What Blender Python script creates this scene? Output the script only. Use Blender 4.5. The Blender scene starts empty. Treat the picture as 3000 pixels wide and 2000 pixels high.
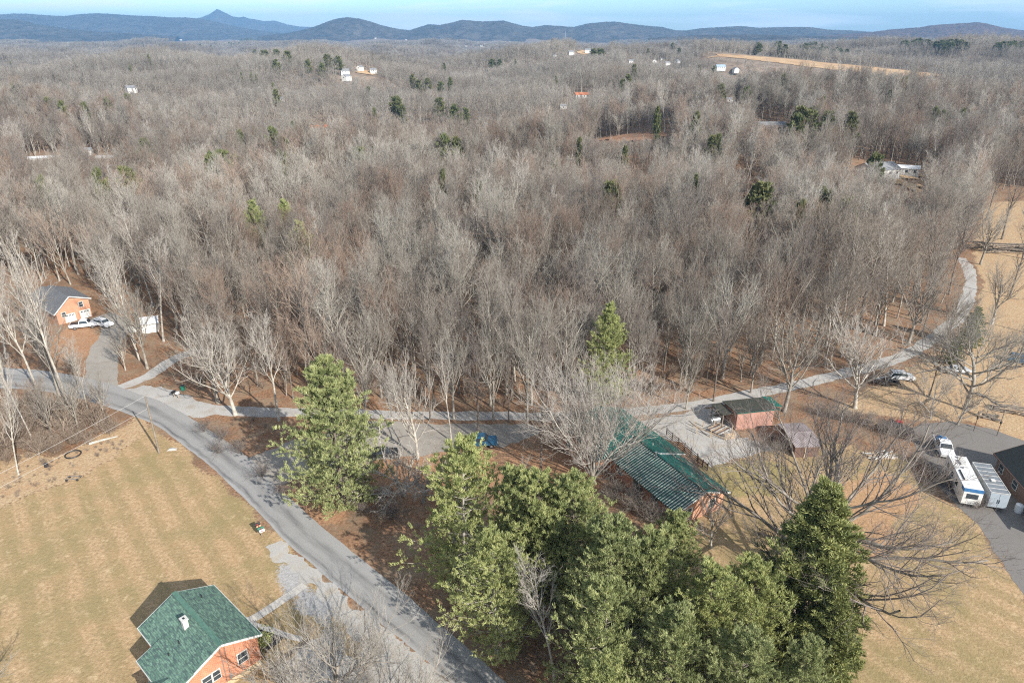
import bpy, bmesh, math, random
import numpy as np
from mathutils import Vector, Matrix
from mathutils.geometry import tessellate_polygon
R = math.radians
rnd = random.Random(7)
scene = bpy.context.scene

# ---------------------------------------------------------------- camera
CH, CF, CP = 60.0, 2000.0, R(24.2)
cc, cs = math.cos(CP), math.sin(CP)
cam = bpy.data.cameras.new('camera')
cam.sensor_width = 36.0; cam.lens = 24.0; cam.clip_start = 0.5; cam.clip_end = 60000
camo = bpy.data.objects.new('camera', cam)
scene.collection.objects.link(camo)
camo.location = (0, 0, CH); camo.rotation_euler = (math.pi/2 - CP, 0, 0)
scene.camera = camo

# ---------------------------------------------------------------- sun, sky, exposure
SUN_EL = R(31.0)
SUN_DIR = Vector((0.64*math.cos(SUN_EL), -0.77*math.cos(SUN_EL), math.sin(SUN_EL))).normalized()
sl = bpy.data.lights.new('sun', 'SUN'); sl.energy = 5.0; sl.angle = R(0.5); sl.color = (1.0, 0.95, 0.87)
so = bpy.data.objects.new('sun', sl); scene.collection.objects.link(so)
so.rotation_euler = SUN_DIR.to_track_quat('Z', 'Y').to_euler()
so.location = (60, -80, 200)
world = bpy.data.worlds.new('World'); scene.world = world; world.use_nodes = True
nt = world.node_tree; nt.nodes.clear()
wo = nt.nodes.new('ShaderNodeOutputWorld'); bg = nt.nodes.new('ShaderNodeBackground')
sky = nt.nodes.new('ShaderNodeTexSky'); sky.sky_type = 'NISHITA'; sky.sun_disc = False
sky.sun_elevation = SUN_EL; sky.sun_rotation = math.atan2(SUN_DIR.x, SUN_DIR.y)
sky.air_density = 1.0; sky.dust_density = 0.6; sky.ozone_density = 2.0; sky.altitude = 300
bg.inputs['Strength'].default_value = 0.075
# thin cirrus streaks in the sky, by direction
tc = nt.nodes.new('ShaderNodeTexCoord')
mp = nt.nodes.new('ShaderNodeMapping'); mp.inputs['Rotation'].default_value = (0, R(24), 0)
mp.inputs['Scale'].default_value = (3.6, 1.0, 34.0)
nz = nt.nodes.new('ShaderNodeTexNoise'); nz.inputs['Scale'].default_value = 1.6; nz.inputs['Detail'].default_value = 5
nz.inputs['Distortion'].default_value = 0.35
cr = nt.nodes.new('ShaderNodeValToRGB')
cr.color_ramp.elements[0].position = 0.46; cr.color_ramp.elements[0].color = (0, 0, 0, 1)
cr.color_ramp.elements[1].position = 0.66; cr.color_ramp.elements[1].color = (.85, .85, .85, 1)
mx = nt.nodes.new('ShaderNodeMixRGB'); mx.inputs[2].default_value = (15.5, 16.3, 17, 1)
L = nt.links.new
L(tc.outputs['Generated'], mp.inputs[0]); L(mp.outputs[0], nz.inputs['Vector']); L(nz.outputs[0], cr.inputs[0])
L(cr.outputs[0], mx.inputs[0]); gm = nt.nodes.new('ShaderNodeMixRGB'); gm.blend_type = 'MULTIPLY'; gm.inputs[0].default_value = 1; gm.inputs[2].default_value = (1, 1, 1, 1)
sz = nt.nodes.new('ShaderNodeSeparateXYZ'); L(tc.outputs['Generated'], sz.inputs[0])
gr_ = nt.nodes.new('ShaderNodeValToRGB'); gr_.color_ramp.elements[0].position = .02; gr_.color_ramp.elements[0].color = (1.75, 2.10, 2.35, 1)
gr_.color_ramp.elements[1].position = .30; gr_.color_ramp.elements[1].color = (1.0, .98, .95, 1)
e_ = gr_.color_ramp.elements.new(.09); e_.color = (1.1, 1.75, 2.25, 1)
L(sz.outputs[2], gr_.inputs[0]); L(gr_.outputs[0], gm.inputs[2]); L(sky.outputs[0], gm.inputs[1]); L(gm.outputs[0], mx.inputs[1]); L(mx.outputs[0], bg.inputs[0]); L(bg.outputs[0], wo.inputs[0])
vs = scene.view_settings
vs.view_transform = 'Standard'; vs.look = 'None'; vs.exposure = 0.55; vs.gamma = 1
scene.cycles.use_denoising = False; scene.cycles.pixel_filter_type = 'BLACKMAN_HARRIS'; scene.cycles.filter_width = 1.15
scene.cycles.max_bounces = 5; scene.cycles.diffuse_bounces = 3; scene.cycles.transparent_max_bounces = 6
scene.cycles.volume_bounces = 0; scene.cycles.glossy_bounces = 2
scene.cycles.sample_clamp_indirect = 4

# ---------------------------------------------------------------- helpers
def ray(u, v):
    dx = (u-1500)/CF; dy = (1000-v)/CF
    return dx, cc+dy*cs, -cs+dy*cc
def P(u, v, z=0.0):                      # a photo pixel (3000 x 2000) on the level z
    d = ray(u, v); t = (z-CH)/d[2]
    return (d[0]*t, d[1]*t)
_wv = []
_r = random.Random(3)
for wl, am in ((150, 2.5), (210, 6.0), (290, 9.0), (380, 10.0), (520, 9.5), (700, 9.0), (900, 9.0), (1300, 10), (1900, 10), (2700, 11)):
    a = _r.uniform(0, math.pi); _wv.append((math.cos(a)*6.283/wl, math.sin(a)*6.283/wl, _r.uniform(0, 6.28), am))
BUMPS = [(760, 1650, 420, 300, 22), (-60, 470, 150, 60, 3), (1100, 1900, 700, 250, 18), (-300, 1250, 160, 150, 9), (450, 1500, 300, 260, 10), (35, 268, 75, 26, -11), (-75, 305, 85, 30, 7), (85, 335, 95, 32, 9), (-20, 400, 160, 35, -8)]
def hgt(x, y):
    x = np.asarray(x, float); y = np.asarray(y, float)
    d = np.hypot(x, y-20)
    r = np.clip((d-205)/330, 0, 1); r = r*r*(3-2*r)
    r2 = np.clip((d-800)/2500, 0, 1)
    h = 0
    for kx, ky, ph, am in _wv:
        h = h + am*np.sin(kx*x+ky*y+ph)
    h = h*r*(0.72+0.1*r2) - 6*r - 14*r2
    rb = np.clip((d-165)/60, 0, 1)
    for bx, by, sx, sy, hh in BUMPS:
        h = h + hh*rb*np.exp(-((x-bx)/sx)**2-((y-by)/sy)**2)
    # the long open hillside on the right slopes towards the viewer
    w = np.clip((x-250)/70, 0, 1)*np.clip((760-x)/80, 0, 1)*np.clip((y-1040)/45, 0, 1)*np.clip((1330-y)/80, 0, 1); w = w*w*(3-2*w)
    pl = 27-26*np.clip((x-330)/320, 0, 1.2)+(np.minimum(y, 1225)-1150)*.10
    return h*(1-w)+pl*w
def PT(u, v, up=0.0):                    # a photo pixel on the terrain (or a level above it)
    d = ray(u, v); n = math.hypot(d[0], d[1]); dz = d[2]/n; ux, uy = d[0]/n, d[1]/n
    s = 40.0
    while s < 12000:
        if CH+dz*s <= up+float(hgt(ux*s, uy*s)): break
        s *= 1.01
    lo, hi = s/1.01, s
    for _ in range(14):
        m = (lo+hi)/2
        if CH+dz*m <= up+float(hgt(ux*m, uy*m)): hi = m
        else: lo = m
    return ux*hi, uy*hi, float(hgt(ux*hi, uy*hi))
def wn(x, y, s, seed=0):                 # cheap smooth noise, -1..1
    r_ = random.Random(seed*97+11); o = 0
    for i in range(6):
        a = r_.uniform(0, 6.28); f = 6.283/(s*r_.uniform(.55, 1.6))
        o = o + np.sin((np.cos(a)*x+np.sin(a)*y)*f+r_.uniform(0, 6.28) + 1.3*np.sin((np.cos(a+1.7)*x+np.sin(a+1.7)*y)*f*.6))
    return o/3.2

def tag(o, label=None, cat=None, group=None, kind=None):
    if label: o['label'] = label
    if cat: o['category'] = cat
    if group: o['group'] = group
    if kind: o['kind'] = kind
    return o
def empty(name, label, cat, loc=(0, 0, 0), rz=0.0, group=None):
    o = bpy.data.objects.new(name, None); scene.collection.objects.link(o)
    o.location = loc; o.rotation_euler = (0, 0, rz); o.empty_display_size = .3
    return tag(o, label, cat, group)
def fast_mesh(name, V, faces_list, mats, midx=None, smooth=False):
    """faces_list: list of int arrays (n,k)"""
    me = bpy.data.meshes.new(name)
    V = np.asarray(V, np.float32)
    me.vertices.add(len(V)); me.vertices.foreach_set('co', V.ravel())
    loops = np.concatenate([f.ravel() for f in faces_list]).astype(np.int32)
    tot = np.concatenate([np.full(len(f), f.shape[1], np.int32) for f in faces_list])
    start = np.concatenate([[0], np.cumsum(tot)[:-1]]).astype(np.int32)
    me.loops.add(len(loops)); me.loops.foreach_set('vertex_index', loops)
    me.polygons.add(len(tot)); me.polygons.foreach_set('loop_start', start); me.polygons.foreach_set('loop_total', tot)
    if midx is not None: me.polygons.foreach_set('material_index', np.asarray(midx, np.int32))
    me.polygons.foreach_set('use_smooth', np.full(len(tot), smooth, bool))
    for m in mats: me.materials.append(m)
    me.update(calc_edges=True)
    return me
class MB:
    def __init__(s): s.v = []; s.f = []
    def poly(s, pts, faces):
        b = len(s.v); s.v += [tuple(p) for p in pts]; s.f += [[i+b for i in f] for f in faces]
    def quad(s, *pts): s.poly(pts, [list(range(len(pts)))])
    def box(s, x0, x1, y0, y1, z0, z1):
        s.poly([(x0, y0, z0), (x1, y0, z0), (x1, y1, z0), (x0, y1, z0), (x0, y0, z1), (x1, y0, z1), (x1, y1, z1), (x0, y1, z1)],
               [[0, 3, 2, 1], [4, 5, 6, 7], [0, 1, 5, 4], [1, 2, 6, 5], [2, 3, 7, 6], [3, 0, 4, 7]])
    def slab(s, pts, t):                  # a polygon given a thickness downwards
        n = len(pts); b = [(p[0], p[1], p[2]-t) for p in pts]
        s.poly(list(pts)+b, [list(range(n)), list(range(2*n-1, n-1, -1))]+[[i, i+n, (i+1) % n+n, (i+1) % n] for i in range(n)])
    def bar(s, a, b, w, h=None):          # a beam between two points
        h = h or w; a = Vector(a); b = Vector(b); d = (b-a).normalized()
        up = Vector((0, 0, 1)) if abs(d.z) < .95 else Vector((1, 0, 0))
        r_ = d.cross(up).normalized()*w/2; u_ = r_.cross(d).normalized()*h/2
        s.poly([a-r_-u_, a+r_-u_, a+r_+u_, a-r_+u_, b-r_-u_, b+r_-u_, b+r_+u_, b-r_+u_],
               [[0, 3, 2, 1], [4, 5, 6, 7], [0, 1, 5, 4], [1, 2, 6, 5], [2, 3, 7, 6], [3, 0, 4, 7]])
    def tube(s, pts, r0, r1=None, n=8, caps=True):
        r1 = r0 if r1 is None else r1; b0 = len(s.v); m = len(pts); P_ = [Vector(p) for p in pts]
        for i, p in enumerate(P_):
            d = (P_[min(i+1, m-1)]-P_[max(i-1, 0)]).normalized()
            up = Vector((0, 0, 1)) if abs(d.z) < .9 else Vector((1, 0, 0))
            a = d.cross(up).normalized(); b = a.cross(d).normalized(); r = r0+(r1-r0)*i/max(1, m-1)
            for k in range(n):
                t = 6.2832*k/n; s.v.append(tuple(p+a*math.cos(t)*r+b*math.sin(t)*r))
        for i in range(m-1):
            for k in range(n):
                s.f.append([b0+i*n+k, b0+i*n+(k+1) % n, b0+(i+1)*n+(k+1) % n, b0+(i+1)*n+k])
        if caps:
            s.f.append([b0+k for k in range(n)][::-1]); s.f.append([b0+(m-1)*n+k for k in range(n)])
    def build(s, name, mat, parent=None, bevel=0, smooth=False, loc=None):
        me = bpy.data.meshes.new(name); me.from_pydata(s.v, [], s.f); me.materials.append(mat); me.update()
        bm = bmesh.new(); bm.from_mesh(me); bmesh.ops.recalc_face_normals(bm, faces=bm.faces)
        if bevel: bmesh.ops.bevel(bm, geom=list(bm.edges), offset=bevel, segments=2, affect='EDGES', clamp_overlap=True)
        if smooth:
            for f in bm.faces: f.smooth = True
        bm.to_mesh(me); bm.free()
        o = bpy.data.objects.new(name, me); scene.collection.objects.link(o)
        if parent: o.parent = parent
        if loc: o.location = loc
        return o

# ---------------------------------------------------------------- materials
def newmat(name):
    m = bpy.data.materials.new(name); m.use_nodes = True
    return m, m.node_tree, m.node_tree.nodes['Principled BSDF']
def nd(t, typ, **kw):
    n = t.nodes.new(typ)
    for k, v in kw.items():
        if k in n.inputs: n.inputs[k].default_value = v
        else: setattr(n, k, v)
    return n
def noise(t, scale, detail=4, coord=None, rough=.55, dist=0):
    n = nd(t, 'ShaderNodeTexNoise'); n.inputs['Scale'].default_value = scale; n.inputs['Detail'].default_value = detail
    n.inputs['Roughness'].default_value = rough; n.inputs['Distortion'].default_value = dist
    if coord is not None: t.links.new(coord, n.inputs['Vector'])
    return n.outputs[0]
def ramp(t, src, stops):
    n = t.nodes.new('ShaderNodeValToRGB'); e = n.color_ramp.elements
    while len(e) < len(stops): e.new(.5)
    for i, (p, c) in enumerate(stops):
        e[i].position = p; e[i].color = (c, c, c, 1) if isinstance(c, (int, float)) else (*c, 1)
    t.links.new(src, n.inputs[0]); return n.outputs[0]
def mix(t, f, a, b, mode='MIX'):
    n = t.nodes.new('ShaderNodeMixRGB'); n.blend_type = mode
    for i, s_ in ((0, f), (1, a), (2, b)):
        if isinstance(s_, (int, float)): n.inputs[i].default_value = s_ if i == 0 else (s_, s_, s_, 1)
        elif isinstance(s_, tuple): n.inputs[i].default_value = (*s_, 1)
        else: t.links.new(s_, n.inputs[i])
    return n.outputs[0]
def bump(t, bs, h, strength=.5, dist=.1):
    b = t.nodes.new('ShaderNodeBump'); b.inputs['Strength'].default_value = strength; b.inputs['Distance'].default_value = dist
    t.links.new(h, b.inputs['Height']); t.links.new(b.outputs[0], bs.inputs['Normal'])
def gpos(t): return t.nodes.new('ShaderNodeNewGeometry').outputs['Position']
def opos(t): return t.nodes.new('ShaderNodeTexCoord').outputs['Object']
def simple(name, c1, c2=None, scale=3.0, rough=.7, bmp=0, metal=0, coord='o', lo=.35, hi=.65, detail=5, bd=.03):
    m, t, b = newmat(name); b.inputs['Roughness'].default_value = rough; b.inputs['Metallic'].default_value = metal
    c = gpos(t) if coord == 'g' else opos(t)
    n = noise(t, scale, detail, c)
    t.links.new(ramp(t, n, [(lo, c1), (hi, c2 or tuple(x*.75 for x in c1))]), b.inputs['Base Color'])
    if bmp: bump(t, b, n, bmp, bd)
    return m
def treemat(name, a1, a2, b1, b2, scale=1.2, trans=0, rough=.85, patch=False):
    """two colour families picked by the instance's random number"""
    m, t, b = newmat(name); b.inputs['Roughness'].default_value = rough; b.inputs['Specular IOR Level'].default_value = .15
    oi = t.nodes.new('ShaderNodeObjectInfo').outputs['Random']
    n = noise(t, scale, 4, opos(t))
    ca = mix(t, ramp(t, n, [(.35, 0.0), (.65, 1.0)]), a1, a2); cb = mix(t, ramp(t, n, [(.35, 0.0), (.65, 1.0)]), b1, b2)
    col = mix(t, oi, ca, cb)
    if patch:                              # stands of different species and age
        gp_ = gpos(t)
        col = mix(t, ramp(t, noise(t, .008, 4, gp_, .6), [(.42, 0.0), (.60, .5)]), col, tuple(x*.55 for x in b2))
        col = mix(t, ramp(t, noise(t, .013, 3, gp_, .6), [(.52, 0.0), (.66, .45)]), col, tuple(min(1, x*1.12) for x in a1))
        col = mix(t, ramp(t, noise(t, .02, 3, gp_, .6, .5), [(.52, 0.0), (.70, .4)]), col, (a1[0]*.80, a1[1]*.66, a1[2]*.58))
    t.links.new(col, b.inputs['Base Color'])
    if trans:
        tr = t.nodes.new('ShaderNodeBsdfTranslucent'); t.links.new(col, tr.inputs[0])
        ms = t.nodes.new('ShaderNodeMixShader'); ms.inputs[0].default_value = trans
        t.links.new(b.outputs[0], ms.inputs[1]); t.links.new(tr.outputs[0], ms.inputs[2])
        t.links.new(ms.outputs[0], t.nodes['Material Output'].inputs[0])
    return m
BARK = treemat('bark_grey', (.50, .465, .40), (.28, .25, .21), (.33, .29, .245), (.15, .13, .105), 1.0)
TWIG = treemat('twigs', (.53, .50, .44), (.34, .315, .275), (.37, .32, .275), (.22, .19, .16), .35, patch=True)
TWIGR = treemat('twigs_reddish', (.46, .36, .29), (.30, .22, .17), (.40, .30, .24), (.24, .17, .13), .35, patch=True)
BARKW = treemat('bark_pale', (.60, .56, .49), (.34, .31, .26), (.52, .48, .42), (.28, .25, .21), 1.2)
TWIGW = treemat('twigs_pale', (.52, .48, .43), (.38, .34, .30), (.50, .46, .41), (.36, .32, .28), .6)
BARKD = treemat('bark_dark', (.22, .185, .155), (.11, .09, .075), (.26, .22, .19), (.13, .11, .09), 1.6)
TWIGD = treemat('twigs_dark', (.28, .24, .215), (.18, .15, .13), (.30, .26, .23), (.2, .165, .145), .6)
TWIGB = treemat('brush_stems', (.33, .25, .19), (.20, .145, .11), (.42, .35, .28), (.26, .20, .155), 1.0)
NEED = treemat('pine_needles', (.55, .56, .24), (.27, .31, .12), (.47, .49, .24), (.20, .24, .10), .9, trans=.14, rough=.6)
NEEDD = treemat('cedar_needles', (.36, .37, .14), (.19, .22, .085), (.38, .39, .16), (.21, .235, .09), .9, trans=.12, rough=.6)
NEEDF = treemat('far_needles', (.20, .215, .09), (.11, .135, .06), (.23, .22, .10), (.12, .14, .07), .4, trans=.1, rough=.7)

def ground_material():
    m, t, b = newmat('ground'); b.inputs['Roughness'].default_value = .95; b.inputs['Specular IOR Level'].default_value = .1
    g = gpos(t); at = t.nodes.new('ShaderNodeAttribute'); at.attribute_name = 'zone'
    at2 = t.nodes.new('ShaderNodeAttribute'); at2.attribute_name = 'zone2'
    sp = t.nodes.new('ShaderNodeSeparateColor'); t.links.new(at.outputs['Color'], sp.inputs[0])
    sp2 = t.nodes.new('ShaderNodeSeparateColor'); t.links.new(at2.outputs['Color'], sp2.inputs[0])
    fine = noise(t, 2.4, 8, g, .7); mid = noise(t, .35, 5, g, .6); big = noise(t, .06, 4, g, .6); vf = noise(t, 7.0, 4, g, .8)
    # leaf litter
    lit = mix(t, ramp(t, fine, [(.38, 0.0), (.62, 1.0)]), (.165, .09, .052), (.43, .25, .15))
    lit = mix(t, ramp(t, mid, [(.42, 0.0), (.62, .7)]), lit, (.30, .235, .165))
    lit = mix(t, ramp(t, vf, [(.55, 0.0), (.72, .5)]), lit, (.09, .055, .035))
    lit = mix(t, ramp(t, noise(t, .09, 4, g, .65), [(.45, 0.0), (.65, .55)]), lit, (.16, .105, .07))
    # mown winter lawn with stripes
    mp = t.nodes.new('ShaderNodeMapping'); mp.vector_type = 'POINT'; mp.inputs['Rotation'].default_value = (0, 0, R(-40)); t.links.new(g, mp.inputs[0])
    wv = t.nodes.new('ShaderNodeTexWave'); wv.wave_type = 'BANDS'; wv.bands_direction = 'X'
    wv.inputs['Scale'].default_value = .1; wv.inputs['Distortion'].default_value = 3.2; wv.inputs['Detail'].default_value = 4; wv.inputs['Detail Scale'].default_value = .5
    t.links.new(mp.outputs[0], wv.inputs[0])
    lw = mix(t, ramp(t, fine, [(.36, 0.0), (.64, 1.0)]), (.31, .215, .115), (.57, .40, .24))
    lw = mix(t, ramp(t, wv.outputs[0], [(.3, 0.0), (.7, .5)]), lw, (.28, .215, .105))
    lw = mix(t, ramp(t, mid, [(.45, 0.0), (.7, .6)]), lw, (.47, .31, .17))
    lw = mix(t, ramp(t, noise(t, .11, 5, g, .7), [(.46, 0.0), (.62, .65)]), lw, (.29, .235, .115))
    lw = mix(t, ramp(t, noise(t, .9, 4, g, .7), [(.56, 0.0), (.68, .5)]), lw, (.66, .50, .31))
    lw = mix(t, ramp(t, vf, [(.52, 0.0), (.7, .45)]), lw, (.15, .125, .05))
    # dry straw
    stw = mix(t, ramp(t, fine, [(.35, 0.0), (.65, 1.0)]), (.34, .22, .125), (.60, .46, .29))
    stw = mix(t, ramp(t, mid, [(.45, 0.0), (.7, .6)]), stw, (.44, .27, .155))
    stw = mix(t, ramp(t, vf, [(.55, 0.0), (.7, .5)]), stw, (.2, .13, .07))
    # bare red soil
    red = mix(t, ramp(t, fine, [(.35, 0.0), (.65, 1.0)]), (.36, .185, .10), (.56, .33, .19))
    # green tinted grass
    grn = mix(t, ramp(t, fine, [(.35, 0.0), (.65, 1.0)]), (.20, .19, .06), (.36, .31, .13))
    # gravel spill
    grv = mix(t, ramp(t, fine, [(.3, 0.0), (.7, 1.0)]), (.30, .29, .28), (.50, .49, .48))
    far = mix(t, ramp(t, big, [(.4, 0.0), (.6, 1.0)]), (.20, .155, .12), (.31, .24, .185))
    c = mix(t, sp2.outputs[2], lit, far)
    def sharp(f, n_, q=0): # ragged edge
        a = t.nodes.new('ShaderNodeMath'); a.operation = 'ADD'; t.links.new(f, a.inputs[0])
        s_ = t.nodes.new('ShaderNodeMath'); s_.operation = 'MULTIPLY_ADD'; t.links.new(fine, s_.inputs[0]); s_.inputs[1].default_value = 1.3; s_.inputs[2].default_value = -.65
        t.links.new(s_.outputs[0], a.inputs[1]); return ramp(t, a.outputs[0], [(.38, 0.0), (.62, 1.0)])
    c = mix(t, sharp(sp.outputs[0], 0), c, lw); c = mix(t, sharp(sp.outputs[1], 0), c, stw)
    c = mix(t, mix(t, 1.0, sharp(sp2.outputs[0], 0), .55, 'MULTIPLY'), c, grn); c = mix(t, mix(t, 1.0, sharp(sp.outputs[2], 0), .6, 'MULTIPLY'), c, red); c = mix(t, sharp(sp2.outputs[1], 0), c, grv)
    t.links.new(c, b.inputs['Base Color']); bump(t, b, fine, .5, .25)
    return m
GROUND = ground_material()
def gravel_mat(name, c1, c2, c3, tracks=False):
    m, t, b = newmat(name); b.inputs['Roughness'].default_value = .95; g = gpos(t)
    f = noise(t, 6, 6, g, .8); md = noise(t, .5, 5, g, .65); bg_ = noise(t, .13, 3, g)
    c = mix(t, ramp(t, f, [(.35, 0.0), (.65, 1.0)]), c1, c2)
    c = mix(t, ramp(t, md, [(.5, 0.0), (.72, .75)]), c, c3)
    c = mix(t, ramp(t, bg_, [(.4, 0.0), (.7, .35)]), c, tuple(x*.7 for x in c1))
    t.links.new(c, b.inputs['Base Color']); bump(t, b, f, .35, .04)
    return m
GRAVEL = gravel_mat('lane_gravel', (.35, .335, .315), (.54, .52, .49), (.34, .285, .22))
GRAVELY = gravel_mat('yard_gravel', (.36, .34, .315), (.52, .50, .465), (.42, .34, .24))
CONC = gravel_mat('concrete', (.48, .455, .415), (.56, .53, .49), (.44, .40, .35))
PARK = gravel_mat('worn_pavement', (.30, .275, .24), (.37, .34, .30), (.26, .21, .165))
def asphalt(name, base, streak=True):
    m, t, b = newmat(name); b.inputs['Roughness'].default_value = .85; g = gpos(t)
    f = noise(t, 9, 6, g, .8); md = noise(t, .4, 5, g, .65)
    c = mix(t, ramp(t, f, [(.3, 0.0), (.7, 1.0)]), tuple(x*.82 for x in base), tuple(x*1.15 for x in base))
    c = mix(t, ramp(t, md, [(.45, 0.0), (.75, .4)]), c, tuple(x*.72 for x in base))
    if streak:
        uv = t.nodes.new('ShaderNodeUVMap').outputs[0]
        sx = t.nodes.new('ShaderNodeSeparateXYZ'); t.links.new(uv, sx.inputs[0])
        wob = noise(t, .12, 3, g)
        ad = t.nodes.new('ShaderNodeMath'); ad.operation = 'MULTIPLY_ADD'; t.links.new(wob, ad.inputs[0]); ad.inputs[1].default_value = .25
        t.links.new(sx.outputs[0], ad.inputs[2])
        trk = ramp(t, ad.outputs[0], [(.0, 0.0), (.18, .15), (.27, .85), (.33, .2), (.48, .1), (.66, .5), (.74, .6), (.84, .05), (1.0, 0.0)])
        mp2 = t.nodes.new('ShaderNodeMapping'); mp2.inputs['Scale'].default_value = (5.0, .10, 1); t.links.new(uv, mp2.inputs[0])
        sn = noise(t, 1.0, 5, mp2.outputs[0], .7)
        fct = mix(t, 1.0, trk, ramp(t, sn, [(.36, .15), (.6, 1.0)]), 'MULTIPLY')
        c = mix(t, fct, c, (.075, .075, .078))
        pale = ramp(t, ad.outputs[0], [(.0, .6), (.16, .3), (.2, 0.0), (1.0, 0.0)])
        c = mix(t, mix(t, 1.0, pale, ramp(t, sn, [(.4, .2), (.6, 1.0)]), 'MULTIPLY'), c, (.47, .48, .49))
    vo = t.nodes.new('ShaderNodeTexVoronoi'); vo.feature = 'DISTANCE_TO_EDGE'; vo.inputs['Scale'].default_value = .28; t.links.new(g, vo.inputs[0])
    c = mix(t, ramp(t, vo.outputs[0], [(.0, .35 if not streak else .0), (.012, 0.0)]), c, tuple(x*.45 for x in base))
    t.links.new(c, b.inputs['Base Color']); bump(t, b, f, .2, .02)
    return m
ROAD = asphalt('road_asphalt', (.33, .322, .31))
ASPH = asphalt('driveway_asphalt', (.20, .185, .17), False)
def brick(name, c1, c2, mortar, sc=1.0):
    m, t, b = newmat(name); b.inputs['Roughness'].default_value = .9
    tcn = t.nodes.new('ShaderNodeTexCoord'); sp = t.nodes.new('ShaderNodeSeparateXYZ'); t.links.new(tcn.outputs['Object'], sp.inputs[0])
    ad = t.nodes.new('ShaderNodeMath'); ad.operation = 'ADD'; t.links.new(sp.outputs[0], ad.inputs[0]); t.links.new(sp.outputs[1], ad.inputs[1])
    cb = t.nodes.new('ShaderNodeCombineXYZ'); t.links.new(ad.outputs[0], cb.inputs[0]); t.links.new(sp.outputs[2], cb.inputs[1])
    br = t.nodes.new('ShaderNodeTexBrick'); t.links.new(cb.outputs[0], br.inputs[0])
    br.inputs['Color1'].default_value = (*c1, 1); br.inputs['Color2'].default_value = (*c2, 1); br.inputs['Mortar'].default_value = (*mortar, 1)
    br.inputs['Scale'].default_value = 1/sc; br.inputs['Brick Width'].default_value = .22; br.inputs['Row Height'].default_value = .075
    br.inputs['Mortar Size'].default_value = .008
    n = noise(t, .8, 4, tcn.outputs['Object'])
    c = mix(t, ramp(t, n, [(.4, 0.0), (.7, .35)]), br.outputs[0], tuple(x*.7 for x in c1))
    t.links.new(c, b.inputs['Base Color'])
    return m
BRICK = brick('orange_brick', (.50, .155, .07), (.62, .235, .115), (.55, .42, .32), 1.6)
BRICK2 = brick('salmon_brick', (.50, .215, .12), (.60, .29, .17), (.52, .40, .30), 1.6)
BRICKD = brick('brown_brick', (.16, .095, .07), (.23, .14, .10), (.26, .2, .16), 1.4)
def shingle(name, c1, c2, c3, row=.16, wid=.42):
    m, t, b = newmat(name); b.inputs['Roughness'].default_value = .9
    uv = t.nodes.new('ShaderNodeUVMap').outputs[0]
    br = t.nodes.new('ShaderNodeTexBrick'); t.links.new(uv, br.inputs[0]); br.offset = .37; br.inputs['Scale'].default_value = 1
    br.inputs['Color1'].default_value = (*c1, 1); br.inputs['Color2'].default_value = (*c2, 1); br.inputs['Mortar'].default_value = (*[x*.55 for x in c2], 1)
    br.inputs['Brick Width'].default_value = wid; br.inputs['Row Height'].default_value = row; br.inputs['Mortar Size'].default_value = .012
    br.inputs['Bias'].default_value = -.1
    mpx = t.nodes.new('ShaderNodeMapping'); mpx.inputs['Scale'].default_value = (1.6, 4.6, 1); t.links.new(uv, mpx.inputs[0])
    nb_ = noise(t, 1.0, 2, mpx.outputs[0], .5)
    c = mix(t, ramp(t, nb_, [(.50, 0.0), (.56, .75)]), br.outputs[0], c3)
    n2 = noise(t, .5, 3, opos(t))
    c = mix(t, ramp(t, n2, [(.4, 0.0), (.7, .25)]), c, c1)
    t.links.new(c, b.inputs['Base Color']); bump(t, b, br.outputs[1], .4, .02)
    return m
SHGREEN = shingle('green_shingles', (.165, .275, .205), (.075, .14, .11), (.05, .075, .08), .2, .5)
SHGREY = shingle('grey_shingles', (.19, .195, .205), (.13, .135, .145), (.10, .10, .105))
SHDARK = shingle('dark_shingles', (.030, .040, .040), (.022, .028, .030), (.018, .022, .022))
def stripes(name, base, line, freq, width, axis=0, second=None, rough=.5, metal=0.0):
    """painted sheet metal with ribs along the slope: uses the part's UV (metres)"""
    m, t, b = newmat(name); b.inputs['Roughness'].default_value = rough; b.inputs['Metallic'].default_value = metal
    uv = t.nodes.new('ShaderNodeUVMap').outputs[0]
    sp = t.nodes.new('ShaderNodeSeparateXYZ'); t.links.new(uv, sp.inputs[0])
    n = noise(t, .9, 5, opos(t), .6)
    mo = t.nodes.new('ShaderNodeMath'); mo.operation = 'MULTIPLY'; mo.inputs[1].default_value = freq; t.links.new(sp.outputs[axis], mo.inputs[0])
    fr = t.nodes.new('ShaderNodeMath'); fr.operation = 'FRACT'; t.links.new(mo.outputs[0], fr.inputs[0])
    lf = ramp(t, fr.outputs[0], [(0, 1.0), (width, 1.0), (min(.98, width+.04), 0.0), (1, 0.0)])
    c = mix(t, ramp(t, n, [(.35, 0.0), (.7, .6)]), base, second or tuple(x*.65 for x in base))
    pn = noise(t, .55, 4, opos(t), .6)
    lf2 = mix(t, 1.0, lf, ramp(t, pn, [(.32, .25), (.5, 1.0)]), 'MULTIPLY')
    c = mix(t, lf2, c, line)
    t.links.new(c, b.inputs['Base Color']); bump(t, b, lf, .4, .03)
    return m
METALG = stripes('green_metal_roof', (.012, .15, .115), (.008, .10, .08), 2.2, .12, rough=.42, second=(.010, .115, .095))
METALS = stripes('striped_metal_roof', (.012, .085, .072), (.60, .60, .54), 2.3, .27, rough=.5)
METALK = stripes('shed_metal_roof', (.045, .06, .05), (.02, .03, .026), 2.2, .15, rough=.5, second=(.15, .115, .085))
METALR = stripes('rusty_metal_roof', (.22, .17, .165), (.42, .38, .38), 4.0, .4, rough=.6)
WHITE = simple('white_paint', (.80, .79, .76), (.66, .65, .62), 1.5, .5)
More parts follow.
